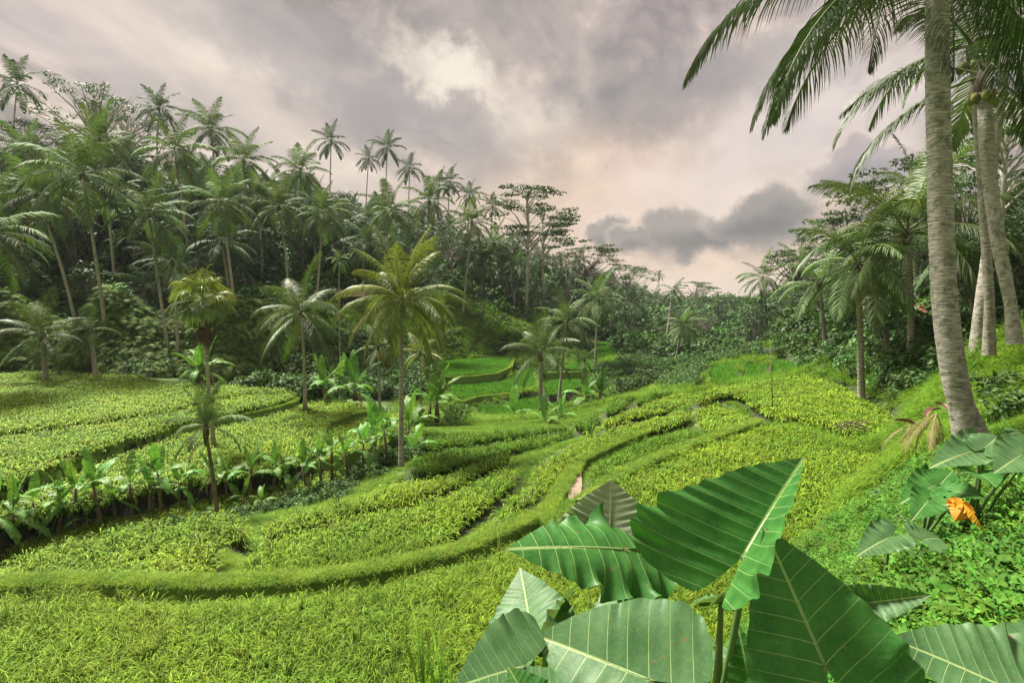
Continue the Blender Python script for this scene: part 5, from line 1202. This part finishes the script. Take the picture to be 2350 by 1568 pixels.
ear_plant(2140, 4.6, 'wild taro with dark leaves left of the withered orange leaf', [
    ((2150, 1115, 4.7), (2075, 1140, 4.4), (0, -.4, .9), .40, dict(bend=.15)),
    ((2160, 1110, 4.7), (2190, 1075, 4.8), (0, -.4, .9), .32, dict(bend=.15)),
    ((2190, 1130, 4.5), (2260, 1135, 4.3), (0, -.5, .85), .36, dict(bend=.2)),
    ((2130, 1150, 4.4), (2100, 1185, 4.2), (0, -.5, .85), .30, dict(bend=.2)),
])
ear_plant(2080, 3.9, 'pale wide taro leaves low on the slope right of the large leaves', [
    ((2040, 1235, 3.9), (1975, 1262, 3.7), (0, -.45, .9), .30, dict(mat=EARP, bend=.2)),
    ((2120, 1240, 3.8), (2170, 1228, 3.9), (0, -.45, .9), .30, dict(mat=EARP, bend=.2)),
])
def withered(px, py, d, L, label):
    p_ = P(px, py, d); z = max(gz(p_.x, p_.y) + .05, p_.z); o = empty('withered_leaf', (p_.x, p_.y, z)); tag(o, label, 'leaf'); A_ = Vector(o.location)
    ear_leaf(o, A_, A_ + Vector((-L * .5, -.1, -L * .25)), (0.1, -.5, .8), L * .9, fold=-.5, bend=.5, ruff=.12, puff=.04, mat=EARY)
    ear_leaf(o, A_ + Vector((.02, 0, 0)), A_ + Vector((L * .45, -.15, -L * .5)), (.3, -.6, .6), L * .7, fold=-.6, bend=.4, ruff=.1, puff=.04, mat=EARY)
withered(2210, 1160, 4.0, .21, 'curled orange and yellow withered leaf lying on the weeds at right')

# ------------------------------------------------------------------ things made by people
WOOD = plainmat('weathered_wood', (.10, .075, .05), (.26, .21, .16), 12); DARKW = plainmat('dark_wood', (.03, .022, .016), (.09, .065, .045), 12)
ROOF = plainmat('old_roof_tiles', (.20, .11, .085), (.42, .30, .25), 10); METAL = plainmat('dull_metal', (.12, .12, .12), (.28, .27, .26), 10, .5)
def box(mb, c, s, tint=.5):
    c = np.array(c, float); s = np.array(s, float) / 2; V = [c + s * np.array(k) for k in [(-1, -1, -1), (1, -1, -1), (1, 1, -1), (-1, 1, -1), (-1, -1, 1), (1, -1, 1), (1, 1, 1), (-1, 1, 1)]]
    mb.add(V, [(0, 3, 2, 1), (4, 5, 6, 7), (0, 1, 5, 4), (1, 2, 6, 5), (2, 3, 7, 6), (3, 0, 4, 7)], tint)
def bobj(name, boxes, mat, parent):
    mb = MB(); [box(mb, *b_) for b_ in boxes]; return link(name, mb.mesh(name, mat, smooth=False), parent)
def hut(px, py, d, w, dp, h, label, rz, roofm, z=None):
    q = P(px, py, d); zz_ = gz(q.x, q.y) if z is None else q.z; zz_ = max(zz_ - .1, q.z); o = empty('hut', (q.x, q.y, zz_), rz); tag(o, label, 'hut')
    for sx in (-1, 1):
        for sy in (-1, 1):
            mb = MB(); tube(mb, [(sx * w * .46, sy * dp * .45, -1.2), (sx * w * .46, sy * dp * .45, h)], .06, 6); link('post', mb.mesh('post', WOOD), o)
    bobj('platform', [((0, 0, .55), (w, dp, .1))], WOOD, o); bobj('back_wall', [((0, dp * .42, h * .55), (w * .94, .05, h * .85))], DARKW, o)
    for k in range(7): bobj('slat', [((-w * .42 + k * w * .14, -dp * .44, h * .42), (.07, .03, h * .35))], WOOD, o)
    rf = bobj('ridge', [((0, 0, h + .62), (w * 1.2, .12, .1))], roofm, o)
    for sg in (-1, 1):
        for k in range(6):
            mb = MB(); y0 = sg * dp * .75 * (1 - k / 6); y1 = sg * dp * .75 * (1 - (k + 1.15) / 6); z0 = h + .02 + .6 * k / 6 + .05; z1 = h + .02 + .6 * (k + 1.15) / 6
            V = [(-w * .6, y0, z0), (w * .6, y0, z0), (w * .6, y1, z1), (-w * .6, y1, z1), (-w * .6, y0, z0 - .05), (w * .6, y0, z0 - .05), (w * .6, y1, z1 - .05), (-w * .6, y1, z1 - .05)]
            mb.add(V, [(0, 1, 2, 3), (7, 6, 5, 4), (0, 4, 5, 1), (1, 5, 6, 2), (3, 2, 6, 7), (0, 3, 7, 4)]); link('roof_course', mb.mesh('roof_course', roofm, smooth=False), o)
hut(806, 712, 58, 2.7, 2.0, 1.5, 'small open wooden hut with a brownish tiled roof on the left slope behind the palms', R(12), ROOF)
hut(2122, 795, 31, 1.9, 1.7, 1.35, 'shadowy little shed with a reddish roof under the trees of the right bank', R(-8), plainmat('red_roof', (.28, .09, .06), (.42, .18, .13), 10))
q = PZ(1773, 958, -5.7); o = empty('antenna', tuple(q)); tag(o, 'thin tall antenna mast with a row of short rods standing in the bright rice hump', 'antenna')
top = P(1768, 800, q.y); H = top.z - q.z; dx = top.x - q.x
mb = MB(); tube(mb, [(0, 0, 0), (dx * .5 + .02, 0, H * .5), (dx, 0, H)], [.026, .022, .016], 6); link('pole', mb.mesh('pole', WOOD), o)
for k, (zz_, ln) in enumerate([(H - .05, .66), (H - .12, .74), (H - .2, .5)]):
    mb = MB(); tube(mb, [(dx - ln * .52, -.05 + .05 * k, zz_), (dx + ln * .48, .05 * k, zz_ + .03)], .011, 5); link('rod', mb.mesh('rod', METAL), o)
for k in range(5):
    mb = MB(); x0 = dx - .3 + .15 * k; tube(mb, [(x0, 0, H - .22), (x0 + .01, 0, H + .05)], .007, 4); link('element', mb.mesh('element', METAL), o)
def sticks(px, py, d, n, L, label):
    q = P(px, py, d); z = max(gz(q.x, q.y), q.z - .1); o = empty('brushwood_pile', (q.x, q.y, z)); tag(o, label, 'brushwood'); r = random.Random(n)
    for i in range(n):
        a = r.uniform(0, 6.28); l = L * r.uniform(.5, 1.2); c = np.array([r.uniform(-.45, .45), r.uniform(-.2, .2), r.uniform(.05, .35)]); dv = np.array([math.cos(a), math.sin(a) * .5, r.uniform(-.25, .45)]) * l / 2
        mb = MB(); tube(mb, [c - dv, c + [0, 0, r.uniform(0, .08)], c + dv], [.016, .014, .006], 4); link('stick', mb.mesh('stick', DARKW if i % 3 else WOOD), o)
sticks(1955, 985, 17.6, 26, .9, 'grey pile of dead sticks on the near edge of the right upper rice field')
def litter(px, py, d, s, label, rots):
    q = P(px, py, d); z = max(gz(q.x, q.y) + .1, q.z); o = empty('dead_palm_frond', (q.x, q.y, z)); tag(o, label, 'dead frond')
    for i, (rx, ry, rz) in enumerate(rots): link('frond', DRY[i % 2], o, rot=(R(rx), R(ry), R(rz)), scale=s)
litter(2150, 950, 10.6, .22, 'heap of fallen brown palm fronds leaning against the left side of the nearest trunk', [(20, 20, 190), (-30, 10, 160), (10, -5, 215), (0, 30, 250), (40, 25, 140), (15, 40, 275), (0, 0, 180)])
litter(2090, 975, 12.5, .20, 'smaller heap of brown fallen fronds beside the ditch', [(15, 10, 200), (-20, 35, 260), (0, 0, 150), (30, 20, 290)])
litter(2085, 1040, 11.5, .16, 'pale dry frond bits at the corner of the big rice terrace', [(0, 30, 270), (20, 20, 250), (0, 45, 300)])
for k, (px, py, d) in enumerate([(2140, 935, 10.4), (2165, 925, 10.3), (2080, 962, 12.6)]):
    q = P(px, py, d); z = max(gz(q.x, q.y) + .25, q.z); mb = MB(); n = 12
    u_ = np.linspace(0, 1, n); c = np.stack([(-.45 + .9 * u_) , .05 * np.sin(u_ * 5), .12 * np.sin(u_ * math.pi)], -1); wv_ = .16 * np.sin(np.pi * u_) ** .7 + .01
    for sg in (-1, 1): strip(mb, c + np.array([0, sg * .04, 0]), wv_, np.array([0, .75, sg * .65]), u_)
    o = link('dry_spathe', mb.mesh('dry_spathe', plainmat('dry_spathe%d' % k, (.12, .06, .035), (.30, .17, .11), 14)), loc=(q.x, q.y, z - .12), rot=(.3 * k, -.25, .5 + k), scale=.6); tag(o, ['reddish brown dry palm sheath lying left of the nearest trunk, lower one', 'reddish brown dry palm sheath touching the nearest trunk', 'pinkish brown dry palm sheath at the ditch'][k], 'dry sheath')
# bare patch, tall grass in front
q = [PZ(x, y, -6.12) for x, y in [(1308, 1078), (1322, 1070), (1334, 1085), (1336, 1115), (1330, 1145), (1306, 1148), (1300, 1120)]]
mb = MB(); mb.add([tuple(v_) for v_ in q], [tuple(range(len(q)))]); o = link('bare_soil', mb.mesh('bare_soil', plainmat('pinkish_soil', (.16, .10, .07), (.40, .29, .22), 9)))
o['kind'] = 'structure'
tg = [blade_tuft(26, .95, .014, 1.0, 400 + k, .10, 5, (60, 88)).mesh('tall_grass', M['grass']) for k in range(2)]
for k, (px, py, d, s, lab) in enumerate([(975, 1570, 4.6, 1.0, 'tall wispy grass clump rising before the foreground rice, larger one'), (900, 1600, 4.8, .8, 'wispy grass clump at the bottom edge left of the larger clump'), (1020, 1590, 4.4, .8, 'wispy grass clump at the bottom edge beside the large leaves')]):
    q = P(px, py, d); o = link('grass_clump', tg[k % 2], loc=(q.x, q.y, q.z - .25), scale=s); tag(o, lab, 'grass clump')

# ------------------------------------------------------------------ light valley haze
bpy.context.view_layer.update()
V_MIN = GZ.min(); V_MAX = max([GZ.max()] + [(o_.matrix_world @ Vector(c_)).z for o_ in SC.objects if o_.type == 'MESH' for c_ in o_.bound_box])
print('haze top', V_MAX)
mb = MB(); z0_, z1_ = float(V_MIN) - 1, float(V_MAX) + 1; box(mb, (0, 0, (z0_ + z1_) / 2), (2700, 2700, z1_ - z0_)); hz = mb.mesh('haze', [], smooth=False); hm = bpy.data.materials.new('haze_air'); hm.use_nodes = True; t = NT(hm.node_tree); t.n.clear()
o_ = t.add('ShaderNodeOutputMaterial'); pv = t.add('ShaderNodeVolumePrincipled'); pv.inputs['Color'].default_value = (.80, .86, .92, 1); pv.inputs['Density'].default_value = .00020; t.link(pv.outputs[0], o_.inputs['Volume'])
hz.materials.append(hm); ho = link('haze', hz); ho['kind'] = 'stuff'; ho['label'] = 'thin pale haze in the valley air'; SC.cycles.volume_bounces = 0
